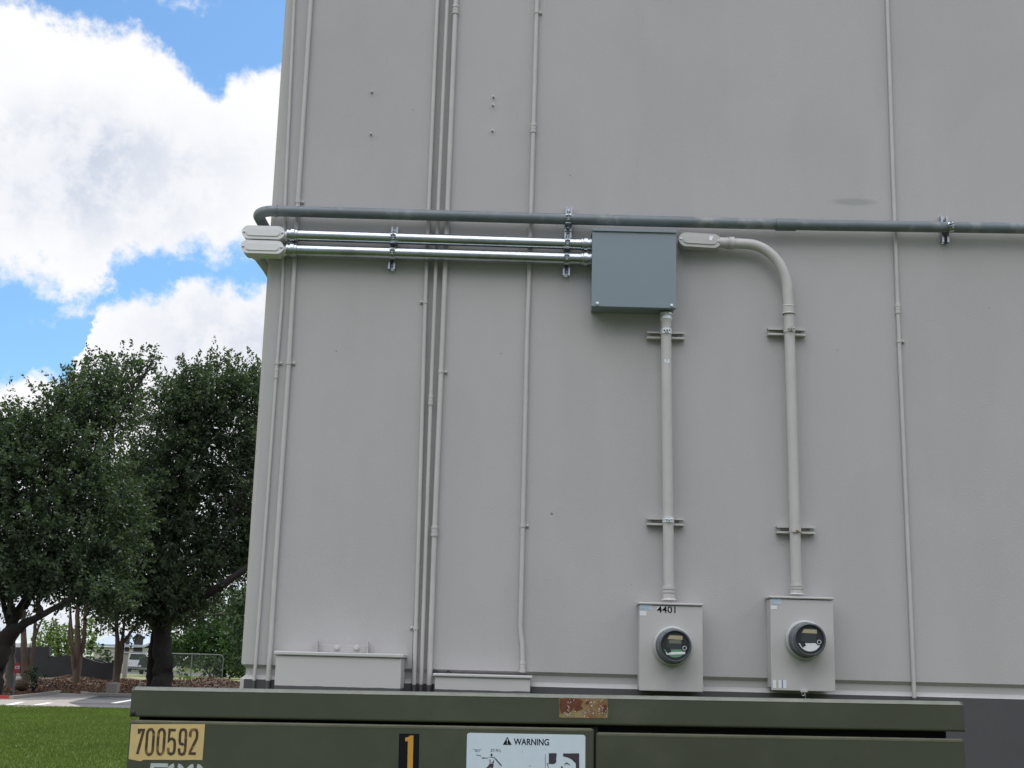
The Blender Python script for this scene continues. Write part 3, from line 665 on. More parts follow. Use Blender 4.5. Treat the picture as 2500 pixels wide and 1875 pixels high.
mb = MB(); mb.box(xbl+.002, xbr-.002, FY+.016, BK, -.02, zb2-.004); mb.build('tank', M_green, T, bevel=.006)
def door(x0, x1, zt, y0, name):
    mb = MB(); mb.box(x0, x1, y0, y0+.014, -.02, zt); o = mb.build(name, M_green, T, bevel=.005, seg=3)
    MB().box(x0+.006, x1-.006, y0-.0005, y0+.006, zt-.0062, zt-.0022).build('glint_wear_edge', M_tan, o)
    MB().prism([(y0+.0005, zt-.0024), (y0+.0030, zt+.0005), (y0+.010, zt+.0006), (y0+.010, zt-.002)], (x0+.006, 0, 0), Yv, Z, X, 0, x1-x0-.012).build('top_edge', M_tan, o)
    return o
door(xbl, xd, zb1, FY, 'left_door'); door(xd+.0035, xbr, zb2, FY+.002, 'right_door')
mb = MB(); mb.box(xd-.006, xd+.009, FY+.0105, FY+.0155, -.02, zb2+.012); mb.build('door_gap', M_dark, T)
c = L(325, 1741.5); MB().lathe((c.x, FY-.0003, c.z), FRONT, [(0, .006), (.003, .0055), (.005, .003), (.005, 0)], n=12).build('lid_screw', M_black, T)
for fx in (.3, 1.0, 1.62):               # padlock side hardware is below the frame: plain lifting lugs on the tank end
    pass
M_yel = mat('faded_yellow_decal', (.58, .43, .18), .55, var=.10, vscale=14, col2=(.50, .40, .21), c2scale=9)
M_dig = mat('worn_brown_print', (.050, .030, .020), .6, var=.3, vscale=120, col2=(.24, .14, .05), c2scale=38, c2lo=.52, c2hi=.66)
M_stn = mat('white_stencil_paint', (.42, .47, .46), .7, var=.10, vscale=60)
M_org = mat('orange_decal', (.52, .27, .035), .5, var=.06, vscale=40)
M_wlab = mat('white_vinyl_label', (.58, .66, .74), .45, var=.04, vscale=30)
M_mar = mat('dark_maroon_ink', (.045, .030, .045), .55, var=.12, vscale=50)
M_rdec = mat('rusted_decal', (.19, .075, .03), .8, var=.35, vscale=40, col2=(.24, .185, .085), c2scale=15, c2lo=.40, c2hi=.60, specks=(170, .655, (.62, .58, .48)))
def decal(poly, m, name, dt, y=FY, parent=None, holder=T):
    q = [L(*p) for p in poly]; mb = MB()
    mb.prism([(a.x, a.z) for a in q][::-1], (0, y, 0), X, Z, FRONT, .0001, dt); o = mb.build(name, m, parent or holder); return o
dn = decal([(320.5, 1768), (500.5, 1768), (497.5, 1812), (494, 1855.5), (470, 1855), (440, 1855.8), (410, 1855), (350, 1855), (343, 1858.5), (333, 1856.5), (314, 1853)], M_yel, 'number_decal', .0006)
GL = {'7': [(0, 1), (1, 1), (.2, 0)],
      '5': [(1, 1), (.04, 1), (.0, .55), (.2, .62), (.55, .64), (.88, .58), (1, .44), (1, .17), (.88, .05), (.5, 0), (.12, .05), (0, .17), (0, .26)],
      '9': [(0, .24), (0, .15), (.14, .03), (.5, 0), (.86, .03), (1, .15), (1, .85), (.86, .97), (.5, 1), (.14, .97), (0, .85), (0, .55), (.14, .43), (.5, .40), (.70, .43)],
      '2': [(0, .68), (0, .85), (.14, .97), (.5, 1), (.86, .97), (1, .85), (1, .70), (.93, .60), (.14, .10), (.12, .02), (1, .02)],
      '0': None}
dg_ = MB()
for ch, (xa, xb), (ya, yb) in zip('700592', ((332, 351.7), (355.6, 377), (383, 403.5), (409, 430), (436, 456), (461, 483)), ((1779, 1844), (1777, 1845.5), (1777, 1845), (1779, 1844.5), (1777.5, 1845), (1777.5, 1844))):
    a, b = L((xa+xb)/2 - 10, yb), L((xa+xb)/2 + 10, ya); xm = (L(xa, (ya+yb)/2).x + L(xb, (ya+yb)/2).x)/2
    hw, s_ = (xb-xa)/2*.000945, .0029
    x0_, zz0, w_, h_ = xm-hw+s_, a.z+s_, 2*hw-2*s_, b.z-a.z-2*s_
    if ch == '0':
        r_ = w_/2; ln = [(x0_+r_+r_*math.cos(q), zz0+h_-r_*1.5+r_*1.5*math.sin(q)) for q in [i*math.pi/8 for i in range(9)]] + [(x0_+r_-r_*math.cos(q), zz0+r_*1.5-r_*1.5*math.sin(q)) for q in [i*math.pi/8 for i in range(9)]]
        dg_.ribbon(ln, (0, FY, 0), X, Z, FRONT, s_, .0011, closed=True)
    else:
        dg_.ribbon([(x0_+p*w_, zz0+q*h_) for p, q in GL[ch]], (0, FY, 0), X, Z, FRONT, s_, .0011)
    if ch == '7': dg_.sheet([(x0_, zz0+h_*.84), (x0_+w_*.5, zz0+h_*.86), (x0_+w_*.5, zz0+h_-s_), (x0_, zz0+h_-s_)], (0, FY, 0), X, Z, FRONT, .00105)
dg_.build('digits', M_dig, dn)
# white stencil numerals below, cut off by the frame
sm = MB(); a = L(368, 1863); zt_ = a.z; wz = .036; hz = .075; s_ = .0042
sm.ribbon([(a.x+.038, zt_-s_), (a.x+s_, zt_-s_), (a.x+s_-.002, zt_-.030), (a.x+.020, zt_-.028), (a.x+.034, zt_-.036), (a.x+.036, zt_-.056), (a.x+.026, zt_-hz+s_), (a.x+.004, zt_-hz+s_+.004)], (0, FY, 0), X, Z, FRONT, s_, .0004)
for px in (432.5, 479.5):
    cxx = L(px, 1863).x - .002
    for s in (-1, 1):
        ln = [(cxx + s*(.004 + .0125*math.sin(q)), zt_-s_ - .018 + .018*math.cos(q)) for q in [i*math.pi/2/7 for i in range(8)]]
        ln += [(cxx + s*(.004 + .0125*math.sin(q)), zt_+s_ - hz + .018 + .018*math.cos(q)) for q in [math.pi/2 + i*math.pi/2/7 for i in range(8)]]
        sm.ribbon(ln if s < 0 else ln, (0, FY, 0), X, Z, FRONT, s_, .0004)
sm.build('stencil_numerals', M_stn, T)
# black decal with an orange 1
d1 = decal([(974.6, 1791), (1023.7, 1791.5), (1022, 1893), (972, 1892)], M_ink, 'figure_decal', .0006)
q = [L(*p) for p in ((989.3, 1801), (997, 1799.5), (1000.5, 1795.8), (1009.5, 1795.6), (1007.5, 1886), (994.5, 1886), (995.8, 1809.5), (989.5, 1809.5))]
MB().prism([(a.x, a.z) for a in q][::-1], (0, FY, 0), X, Z, FRONT, .0008, .0011).build('numeral', M_org, d1)
# warning label
a, b = L(1139.5, 1880), L(1429, 1792); zt_ = L(1284, 1791.5).z
wl_ = MB(); xm0, xm1 = L(1139.5, 1830).x, L(1429, 1830).x
wl_.prism(rrect(xm0, xm1, zt_-.26, zt_, .0055), (0, FY, 0), X, Z, FRONT, .0001, .0006); wlo = wl_.build('warning_label', M_wlab, T)
Lx = lambda zx, zy: (L(1100 + zx/5.53, 1690 + zy/5.53).x, L(1100 + zx/5.53, 1690 + zy/5.53).z)
def ink(polys, name, m=M_mar, dt=.0010):
    mb = MB()
    for i, pl in enumerate(polys): mb.sheet([Lx(*p) for p in pl][::-1], (0, FY, 0), X, Z, FRONT, dt + i*.00003)
    return mb.build(name, m, wlo)
ink([[(766, 600), (825, 710), (706, 709)]], 'warning_triangle', M_ink)
ink([[(758, 632), (774, 632), (770, 676), (763, 676)], [(759, 684), (772, 684), (772, 697), (759, 697)]], 'exclamation_mark', M_wlab, .0014)
x_, z_ = Lx(852, 711); x2, z2 = Lx(1330, 632)
text_mesh('WARNING', (x_, FY, z_), X, Z, FRONT, x2-x_, .0140, .0010, M_ink, wlo, 'warning_word', off=.018)
x_, z_ = Lx(308, 803); text_mesh('"80"', (x_, FY, z_), X, Z, FRONT, .0175, .0060, .0010, M_navy, wlo, 'pen_note')
x_, z_ = Lx(540, 806); text_mesh('27-9½', (x_, FY, z_), X, Z, FRONT, .0225, .0064, .0010, M_mar, wlo, 'pen_note')
head = [(553 + 15*math.cos(q), 846 + 19*math.sin(q)) for q in [i*math.pi/6 for i in range(12)]]
ink([head, [(424, 880), (500, 884), (516, 890), (424, 896)], [(496, 874), (560, 872), (600, 880), (600, 888), (560, 882)],
     [(590, 890), (612, 893), (692, 985), (684, 1000)], [(526, 905), (536, 905), (540, 945), (530, 965)], [(580, 915), (588, 925), (584, 958), (548, 948), (572, 938)],
     [(530, 962), (582, 962), (574, 1020), (552, 1060), (530, 1060), (552, 1010), (500, 1030), (450, 1065), (440, 1050), (500, 1005)]], 'shock_figure', M_mar)
ink([[(345, 840), (352, 838), (362, 846), (395, 848), (416, 862), (410, 866), (392, 855), (358, 853)], [(1276, 838), (1281, 838), (1281, 1100), (1276, 1100)],
     [(1062, 990), (1080, 990), (1078, 997), (1062, 998)], [(970, 800), (976, 800), (974, 815)], [(1272, 765), (1277, 765), (1279, 780)]], 'ink_strokes', M_ink)
ink([[(1326, 823), (1430, 822), (1432, 850), (1424, 900), (1430, 935), (1410, 962), (1326, 960)],
     [(1518, 826), (1736, 824), (1738, 1090), (1705, 1090), (1692, 1030), (1690, 960), (1640, 910), (1590, 882), (1545, 870), (1520, 866)],
     [(1298, 960), (1400, 962), (1400, 968), (1310, 966), (1330, 1040), (1325, 1042)], [(1536, 968), (1570, 945), (1612, 980), (1605, 985), (1570, 962), (1545, 980)],
     [(1484, 1040), (1498, 992), (1512, 1002), (1524, 1060), (1490, 1060)]], 'hazard_pictogram', M_mar)
decal([(1365, 1704.5), (1380, 1703), (1400, 1704.8), (1422, 1704), (1450, 1706), (1470, 1705), (1484, 1707), (1483, 1720), (1484.5, 1738), (1483, 1753.5), (1460, 1752.4), (1440, 1753.6), (1410, 1752), (1385, 1752.8), (1364.5, 1751), (1366, 1735), (1364.4, 1718)], M_rdec, 'rusted_decal', .0005)
M_rp = mat('deep_rust', (.125, .040, .018), .85, var=.4, vscale=60)
rd_ = [o for o in COL.objects if o.name == 'rusted_decal'][0]
for pl in ([(1367, 1706), (1390, 1705), (1415, 1706), (1424, 1712), (1418, 1722), (1424, 1730), (1408, 1737), (1399, 1733), (1388, 1741), (1380, 1737), (1370, 1743), (1366.5, 1728)], [(1472, 1722), (1481, 1720), (1482, 1738), (1474, 1745), (1468, 1738)], [(1432, 1712), (1440, 1714), (1436, 1720), (1428, 1719)]):
    q = [L(*p) for p in pl]; MB().prism([(a.x, a.z) for a in q][::-1], (0, FY, 0), X, Z, FRONT, .0006, .0009).build('rust_patch', M_rp, rd_)
mb = MB()
for k in range(46):
    px_ = rng.choice([rng.normal(1395, 8), rng.normal(1440, 9), rng.normal(1470, 8)]); py_ = rng.uniform(1706, 1750); a = L(px_, py_); w_ = rng.uniform(.0004, .0011); h_ = rng.uniform(.0006, .0028)
    mb.sheet([(-w_, -h_), (w_, -h_*.6), (w_*.8, h_), (-w_*.6, h_*.7)], (a.x, FY, a.z), X, Z, FRONT, .0011 + k*.00001)
mb.build('print_flecks', M_stn, rd_)

# ------------------------------------------------------------------ ground
def smooth(a, b, t): t = np.clip((t-a)/(b-a), 0, 1); return t*t*(3-2*t)
def gz(y): return .42*smooth(61.6, 76, np.asarray(y, float))
M_lawn = mat('lawn_soil', (.075, .105, .024), .95, var=.25, vscale=.6, col2=(.060, .062, .022), c2scale=.5, c2lo=.55, c2hi=.75, spec=.1)
M_blade = mat('grass_blade', (.112, .162, .036), .75, var=.24, vscale=.32, isl=.22, trans=.2, spec=.15, col2=(.165, .165, .06), c2scale=.35, c2lo=.58, c2hi=.75)
M_asph = mat('weathered_asphalt', (.10, .10, .105), .9, var=.14, vscale=.7, col2=(.055, .056, .062), c2scale=.35, c2lo=.45, c2hi=.6, spec=.2)
M_conc = mat('worn_concrete_apron', (.30, .275, .25), .9, var=.12, vscale=.8, col2=(.22, .18, .15), c2scale=.5, spec=.2)
M_kerb = mat('kerb_concrete', (.32, .29, .25), .9, var=.12, vscale=2)
M_redk = mat('red_kerb_paint', (.42, .045, .04), .7, var=.15, vscale=4)
M_wpnt = mat('white_road_paint', (.62, .62, .62), .8, var=.15, vscale=3)
M_mulch = mat('brown_mulch', (.075, .048, .032), .95, var=.35, vscale=4, col2=(.11, .072, .05), c2scale=3, c2lo=.55, c2hi=.7, bump=.6, bscale=9)
M_field = mat('far_dry_grass', (.19, .20, .085), .95, var=.2, vscale=.3)
ys = list(np.linspace(-60, 56, 6)) + list(np.linspace(57, 75, 14)) + [85, 100, 150, 300, 800, 2500]
xs = [-2500, -300, -80, -40, -20, 0, 20, 80, 300, 2500]
mb = MB(); n_ = len(xs)
mb.add([(x, y, float(gz(y))) for y in ys for x in xs], [(j*n_+i, j*n_+i+1, (j+1)*n_+i+1, (j+1)*n_+i) for j in range(len(ys)-1) for i in range(n_-1)], smooth=True)
tag(mb.build('ground', M_lawn), kind='structure')
mb = MB(); mb.add([(-30, -70, .006), (60, -70, .006), (60, -3.5, .006), (-30, -3.5, .006)], [(0, 1, 2, 3)]); tag(mb.build('bounce_ground', M_asph), kind='structure')  # unseen asphalt sheet behind the camera, added to bounce light onto the wall
def strip(name, pts, m, dz, kind='structure'):   # flat polygon that follows the ground profile
    mb = MB(); mb.add([(x, y, float(gz(y)) + dz) for x, y in pts], [tuple(range(len(pts)))]); o = mb.build(name, m); tag(o, kind=kind); return o
gp = lambda px, py: (G(px, py).x, G(px, py).y)
near = G(150, 1725.5).y
XR = G(330, 1725).x + 12
strip('parking_lot', [(-80, near), (XR, near), (XR, 61.4), (-80, 61.4)], M_asph, .004)
a = [gp(-40, 1718), gp(40, 1726.5), gp(200, 1725.5), gp(165, 1716), gp(215, 1705), gp(250, 1697.5), gp(215, 1692.5), gp(150, 1692), gp(100, 1699), gp(30, 1705), gp(-60, 1708)]
mb = MB(); mb.add([(x, y, .008) for x, y in a], [tuple(range(len(a)))]); tag(mb.build('driveway', M_conc), kind='structure')
for k, ((xa, ya), (xb, yb)) in enumerate((((277, 1717.2), (330, 1708.5)), ((18, 1722.5), (53, 1714.5)), ((86, 1722.5), (124, 1716)))):
    p, q = Vector((*gp(xa, ya), 0)), Vector((*gp(xb, yb), 0)); d = (q-p).normalized(); s = Vector((-d.y, d.x, 0))*.12
    mb = MB(); mb.add([(v.x, v.y, .012) for v in (p-s, q-s, q+s, p+s)], [(0, 1, 2, 3)]); tag(mb.build('stall_line', M_wpnt), kind='structure')
def kerb(name, pts, m, z0=0.0, h=.13, w=.16):
    mb = MB()
    for (xa, ya), (xb, yb) in zip(pts, pts[1:]):
        d = Vector((xb-xa, yb-ya, 0)).normalized(); s = Vector((-d.y, d.x, 0))*w
        A, B = Vector((xa, ya, z0-.02)), Vector((xb, yb, z0-.02))
        mb.hexa([A, B, B+s, A+s], [q + Z*(h+.02) for q in (A, B, B+s, A+s)])
    o = mb.build(name, m, bevel=.02); tag(o, kind='structure'); return o
rk = [(-60, G(-40, 1706.5).y), gp(30, 1707)]
kerb('red_kerb', rk, M_redk)
kerb('kerb', [(rk[1][0]+.03, rk[1][1]), gp(60, 1704), gp(110, 1698.5), gp(150, 1692.5)], M_kerb)
kerb('kerb', [gp(196, 1694.5), gp(214, 1697.5), (gp(235, 1698.5)[0], gp(235, 1698.5)[1]), (XR, gp(330, 1700)[1])], M_kerb)
# mulch beds behind the kerbs: a rough mound
def mound(name, x0, x1, y0, y1, nx, ny, h):
    mb = MB(); V = []
    for j in range(ny+1):
        for i in range(nx+1):
            x = x0 + (x1-x0)*i/nx; y = y0(x) + (y1-y0(x))*j/ny
            e = min(j/ny*6, 1, (1-j/ny)*6, i/nx*10, (1-i/nx)*10)
            V.append((x, y, float(gz(y)) + .006 + e*(h + .10*math.sin(x*1.7+y*.9) + .07*math.sin(x*4.1-y*2.3) + rng.uniform(-.05, .05))))
    mb.add(V, [(j*(nx+1)+i, j*(nx+1)+i+1, (j+1)*(nx+1)+i+1, (j+1)*(nx+1)+i) for j in range(ny) for i in range(nx)], smooth=True)
    o = mb.build(name, M_mulch); tag(o, kind='structure'); return o
ka, kb = gp(30, 1706), gp(150, 1691.5)
mound('mulch_bed', -60, kb[0]+.3, lambda x: (ka[1] if x < ka[0] else ka[1] + (kb[1]-ka[1])*(x-ka[0])/(kb[0]-ka[0])) + .18, 80, 90, 40, .22)
kc = gp(235, 1698.5)
mound('mulch_bed', kb[0]+.4, XR, lambda x: (kc[1]+.2 if x > kc[0] else kc[1] + .2 + (kc[0]-x)*1.3), 78, 50, 34, .14)
strip('far_lawn', [(-200, 82), (60, 82), (60, 115), (-200, 115)], M_field, .006)
strip('far_road', [(-200, 115.2), (80, 115.2), (80, 140), (-200, 140)], M_asph, .006)

# grass blades of the lawn the photo shows
def blades(name, n, x0, x1, y0, y1, h, w, m):
    x = rng.uniform(x0, x1, n); y = y0 + (y1-y0)*rng.uniform(0, 1, n)**1.25
    hh = h*rng.uniform(.5, 1.3, n); a = rng.uniform(0, 2*np.pi, n); ln = rng.uniform(-.5, .5, (n, 2))*hh[:, None]
    dx, dy = np.cos(a)*w, np.sin(a)*w; z = np.zeros(n)
    v = np.stack([np.stack([x-dx, y-dy, z], 1), np.stack([x+dx, y+dy, z], 1), np.stack([x+ln[:, 0], y+ln[:, 1], hh], 1)], 1).reshape(-1, 3)
    return np_mesh(name, v, 3, m)
def np_mesh(name, v, k, m, parent=None, smooth_=False):
    og = ORG[parent.name] if parent is not None else Vector((0, 0, 0))
    v = np.ascontiguousarray(v - np.array(og), dtype=np.float32); n = len(v)
    me = bpy.data.meshes.new(name); me.vertices.add(n); me.vertices.foreach_set('co', v.ravel())
    me.loops.add(n); me.loops.foreach_set('vertex_index', np.arange(n, dtype=np.int32))
    me.polygons.add(n//k); me.polygons.foreach_set('loop_start', np.arange(0, n, k, dtype=np.int32)); me.polygons.foreach_set('loop_total', np.full(n//k, k, dtype=np.int32))
    me.materials.append(m); me.update(calc_edges=True); o = bpy.data.objects.new(name, me); COL.objects.link(o)
    if parent is not None: o.parent = parent
    ORG[o.name] = og; return o
xg0 = G(-40, 1875).x - 6; xg1 = G(330, 1740).x + 3
tag(blades('grass', 300000, -19.5, -3.0, 16.5, near-.05, .042, .008, M_blade), 'short green mown grass left of the transformer', 'grass', kind='stuff')

# ------------------------------------------------------------------ trees
M_leaf = mat('oak_leaf', (.054, .080, .046), .55, var=.22, vscale=.35, isl=.35, trans=.36, spec=.35, col2=(.068, .094, .040), c2scale=.5)
M_leafm = mat('mid_green_leaf', (.05, .10, .03), .55, var=.25, vscale=.4, isl=.35, trans=.25, spec=.3, col2=(.075, .12, .03), c2scale=.6)
M_leafl = mat('light_green_leaf', (.10, .15, .035), .55, var=.2, vscale=.4, isl=.3, trans=.35, spec=.3)
M_hedge = mat('hedge_leaf', (.035, .065, .022), .6, var=.25, vscale=.4, isl=.35, trans=.15)
M_bark = mat('oak_bark', (.022, .019, .017), .95, var=.3, vscale=3, bump=.6, bscale=14, col2=(.036, .033, .030), c2scale=4)
M_barkg = mat('grey_bark', (.10, .095, .088), .95, var=.3, vscale=3, bump=.5, bscale=12)
M_barkl = mat('pale_brown_bark', (.13, .095, .07), .9, var=.25, vscale=2, bump=.3, bscale=10)
def unit(n):
    v = rng.normal(size=(n, 3)); return v/np.linalg.norm(v, axis=1, keepdims=True)
def leaf_quads(pts, ln, wd):
    n = len(pts); a = unit(n); b = np.cross(a, unit(n)); b /= np.linalg.norm(b, axis=1, keepdims=True) + 1e-9
    s = rng.uniform(.6, 1.3, (n, 1)); a = a*ln*s/2; b = b*wd*s/2
    return np.stack([pts-a, pts+b, pts+a, pts-b], 1).reshape(-1, 3)
def twigs(c, rad, n, per, length, shell=.55, up=.35):
    """leaf positions along short twigs that fan out of an ellipsoid"""
    d = unit(n); r = (shell + (1-shell)*rng.uniform(0, 1, (n, 1)))*np.where(rng.uniform(size=(n, 1)) < .35, rng.uniform(.2, 1, (n, 1)), 1)
    o = np.array(c) + d*np.array(rad)*r
    t = d + unit(n)*.7 + np.array([0, 0, up]); t /= np.linalg.norm(t, axis=1, keepdims=True)
    q = rng.uniform(-.35, 1, (n, per, 1)); Lh = length*rng.uniform(.5, 1.25, (n, 1, 1))
    droop = np.zeros((n, per, 3)); droop[:, :, 2] = -(q[:, :, 0]**2)*.15*length
    p = o[:, None, :] + t[:, None, :]*q*Lh + rng.normal(size=(n, per, 3))*length*.13*(1.15-np.clip(q, 0, 1)) + droop
    return p.reshape(-1, 3)
def wig(a, b, n, amp):
    a, b = Vector(a), Vector(b); o = []
    for i in range(n+1):
        k = i/n; p = a.lerp(b, k)
        if 0 < i < n: p = p + Vector(rng.normal(size=3))*amp
        o.append(p)
    return o
def tree(name, label, base, limbs, blobs, leaf, mleaf, mbark, per=26, tw=1.0, group=None, branch=3, dens=1.0, up=.35, br=.09):
    """limbs: (pixel path with distances, radii); blobs: (px, py, Y, half width px, half height px, depth m)"""
    t = thing(name, label, 'tree', base, group)
    mb = MB(); nodes = []
    for path, rad in limbs:
        pts = [P(*p) for p in path]; fine = []; rr = []
        for i in range(len(pts)-1):
            for j in range(4):
                k = j/4; fine.append(pts[i].lerp(pts[i+1], k) + Vector(rng.normal(size=3))*rad[i]*.10*(1 if (i or j) else 0)); rr.append(rad[i] + (rad[i+1]-rad[i])*k)
        fine.append(pts[-1]); rr.append(rad[-1]); mb.tube(fine, rr, 12); nodes += list(zip(fine[2:], rr[2:]))
    L_ = []
    for px, py, Y, wx, wz, wy, *df in blobs:
        c = P(px, py, Y); s = Y/F*1.02; rad = (wx*s, wy, wz*s)
        area = (rad[0]*rad[2] + rad[1]*rad[2] + rad[0]*rad[1])
        df = df[0] if df else 1.0
        n = max(6, int(area*dens*df*14)); L_.append(twigs(c, rad, n, per, tw*(1.25 if df < 1 else 1), up=up + (.6 if df < 1 else 0)))
        if branch:
            q, r0 = min(nodes, key=lambda k: (k[0]-c).length)
            w_ = wig(q, c, 5, .12*(q-c).length/3); r1 = min(r0*.6, br*1.6); mb.tube(w_, list(np.linspace(r1, br*.5, 6)), 7)
            for k in range(branch):
                d = unit(1)[0]*np.array(rad)*.9; d[2] = abs(d[2])*.8
                mb.tube(wig(w_[3], c + Vector(d), 4, .12), list(np.linspace(br*.55, br*.15, 5)), 5)
    mb.build('trunk', mbark, t)
    np_mesh('crown', leaf_quads(np.concatenate(L_), *leaf), 4, mleaf, t); return t

zA = 56.0
limbsA = [([(-34, 1692, zA), (-25, 1640, zA), (-6, 1592, zA), (22, 1550, zA), (60, 1522, zA-.5), (110, 1498, zA-1), (170, 1462, zA-1), (222, 1436, zA), (262, 1422, zA+1)], [.60, .54, .48, .36, .17, .13, .10, .07, .03]),
          ([(16, 1562, zA), (32, 1520, zA), (52, 1478, zA), (78, 1425, zA), (110, 1360, zA), (140, 1280, zA)], [.30, .20, .15, .12, .09, .05]),
          ([(-2, 1580, zA), (-12, 1535, zA+.5), (-30, 1500, zA+1), (-60, 1430, zA+1)], [.3, .2, .16, .1]),
          ([(28, 1530, zA), (10, 1482, zA+.6), (2, 1440, zA+1), (-10, 1380, zA+1)], [.18, .11, .09, .05]),
          ([(60, 1480, zA), (74, 1460, zA+.6), (90, 1440, zA+1), (86, 1400, zA+1)], [.16, .11, .09, .05]),
          ([(100, 1500, zA-1), (92, 1470, zA-1), (98, 1440, zA-1), (112, 1400, zA-1)], [.16, .09, .08, .05]),
          ([(40, 1505, zA), (24, 1470, zA-.6), (30, 1435, zA-1), (20, 1400, zA-1)], [.14, .09, .08, .05])]
blobsA = [(312, 880, 60, 13, 26, .8, .9), (265, 900, 60, 14, 26, .8, .9), (236, 912, 59, 16, 22, .8, .8), (350, 895, 61, 20, 22, .8, .6), (372, 880, 61, 10, 16, .5, .7), (182, 922, 58, 16, 18, .8, .7), (200, 945, 58, 26, 24, 1.2, .8), (30, 995, 56, 24, 18, 1, .7), (118, 985, 57, 26, 18, 1, .7), (160, 975, 57, 18, 18, 1, .8),
          (300, 960, 60, 52, 60, 2.4, .85), (250, 955, 59, 42, 42, 2.0, .85), (215, 985, 58, 62, 62, 2.6), (275, 1025, 59, 56, 56, 2.6, .6), (120, 1050, 57, 66, 62, 2.8), (60, 1060, 56, 50, 58, 2.4), (16, 1095, 56, 45, 64, 2.4), (-40, 1100, 56, 70, 70, 3), 
          (180, 1090, 57, 85, 75, 3.2), (60, 1160, 56, 90, 80, 3.4), (-50, 1200, 56, 90, 90, 3.4), (170, 1200, 57, 95, 85, 3.4), (262, 1160, 58, 66, 70, 3.2, .8), (90, 1290, 56, 100, 75, 3.4), (-30, 1310, 56, 90, 80, 3.2), (210, 1310, 57, 95, 70, 3.2),
          (290, 1260, 58, 70, 75, 3), (40, 1378, 55, 80, 52, 2.6), (140, 1382, 56, 85, 48, 2.6), (240, 1375, 57, 80, 48, 2.6), (-40, 1400, 55, 60, 50, 2.6), (110, 1440, 55, 40, 22, 1.4), (200, 1418, 56, 60, 26, 1.6), (60, 1428, 55, 34, 20, 1.3), (250, 1432, 56, 56, 34, 2), (290, 1460, 57, 46, 28, 1.8), (235, 1455, 56, 34, 20, 1.4), (-20, 1440, 55, 40, 24, 1.5)]
tree('oak_tree', 'spreading dark oak at the left edge with a forked leaning trunk', (P(-34, 1690, zA).x, zA, float(gz(zA))), limbsA, blobsA, (.165, .095), M_leaf, M_bark, per=38)
zB = 66.0
limbsB = [([(394, 1690, zB), (397, 1650, zB), (399, 1600, zB), (396, 1550, zB), (402, 1490, zB), (412, 1420, zB), (430, 1330, zB), (450, 1200, zB), (470, 1060, zB)], [.54, .48, .46, .44, .38, .32, .27, .2, .1]),
          ([(396, 1545, zB), (376, 1498, zB), (352, 1450, zB), (330, 1390, zB), (310, 1300, zB)], [.36, .28, .23, .2, .1]),
          ([(400, 1515, zB), (440, 1490, zB), (490, 1460, zB), (540, 1430, zB-.5), (590, 1395, zB-.5), (640, 1360, zB-.5)], [.28, .24, .22, .19, .16, .1]),
          ([(404, 1485, zB), (450, 1440, zB), (500, 1380, zB), (560, 1280, zB), (610, 1150, zB)], [.26, .22, .18, .14, .08]),
          ([(371, 1688, zB+.8), (370, 1640, zB+.8), (372, 1590, zB+.8), (380, 1545, zB+.8), (372, 1500, zB+.8), (350, 1420, zB+.8)], [.30, .24, .22, .20, .14, .08])]
blobsB = [(378, 1020, 64, 38, 40, 2, .5), (356, 1090, 63, 44, 50, 2.2, .55), (395, 965, 65, 22, 22, 1.2, .7), (330, 1180, 62, 60, 60, 2.4), (478, 905, 66, 14, 18, .8, .7), (508, 893, 66, 15, 18, .8, .7), (535, 890, 67, 16, 16, .8, .7), (566, 900, 67, 16, 16, .8, .7), (600, 912, 68, 14, 18, .8, .7), (630, 900, 68, 14, 22, .8, .8), (445, 930, 66, 16, 22, .8, .7), (425, 955, 66, 14, 18, .8, .7),
          (500, 955, 66, 56, 45, 2.2, .8), (550, 935, 67, 42, 30, 1.6, .75), (596, 950, 68, 38, 30, 1.7, .75), (460, 975, 66, 55, 60, 2.4), (425, 1010, 65, 32, 40, 1.8, .8), (625, 960, 68, 55, 70, 2.4), (520, 1030, 67, 75, 70, 3), (440, 1080, 66, 70, 70, 3), (600, 1080, 68, 75, 80, 3),
          (380, 1170, 66, 75, 75, 3.2), (480, 1170, 67, 90, 80, 3.4), (600, 1190, 68, 85, 85, 3.2), (690, 1100, 69, 70, 120, 3), (360, 1270, 66, 80, 70, 3.2), (460, 1280, 67, 90, 75, 3.4), (570, 1300, 68, 85, 72, 3.2), (330, 1360, 66, 80, 55, 3), (430, 1375, 66, 80, 58, 3),
          (530, 1385, 67, 65, 50, 2.8), (370, 1430, 66, 60, 42, 2.6), (450, 1445, 67, 55, 42, 2.2), (300, 1420, 65, 50, 34, 2.2), (610, 1360, 68, 40, 40, 2), (680, 1300, 69, 60, 90, 3), (415, 1490, 67, 50, 34, 1.8), (330, 1470, 66, 40, 30, 1.6), (365, 1478, 65, 46, 30, 1.6), (430, 1462, 65, 56, 34, 2), (480, 1440, 66, 46, 34, 2), (395, 1440, 64.5, 60, 40, 2), (385, 1500, 65, 34, 20, 1.2)]
tree('oak_tree', 'tall dark oak behind the transformer with a thick trunk and a paler stem', (P(394, 1690, zB).x, zB, float(gz(zB))), limbsB, blobsB, (.175, .10), M_leaf, M_bark, per=38)
def myrtle(label, bx, by, Y, stems, blobs, mb_=M_barkl, leafm=M_leaf):
    limbs = []
    for tip, r in stems: limbs.append(([(bx + (tip[0][0]-bx)*.15, by, Y)] + [(px, py, Y + dy) for px, py, dy in tip], list(np.linspace(r, r*.4, len(tip)+1))))
    return tree('slender_tree', label, (P(bx, by, Y).x, Y, float(gz(Y))), limbs, blobs, (.18, .10), leafm, mb_, per=20, tw=.8, group='slender multi-stem trees in the mulch bed', branch=2, br=.05)
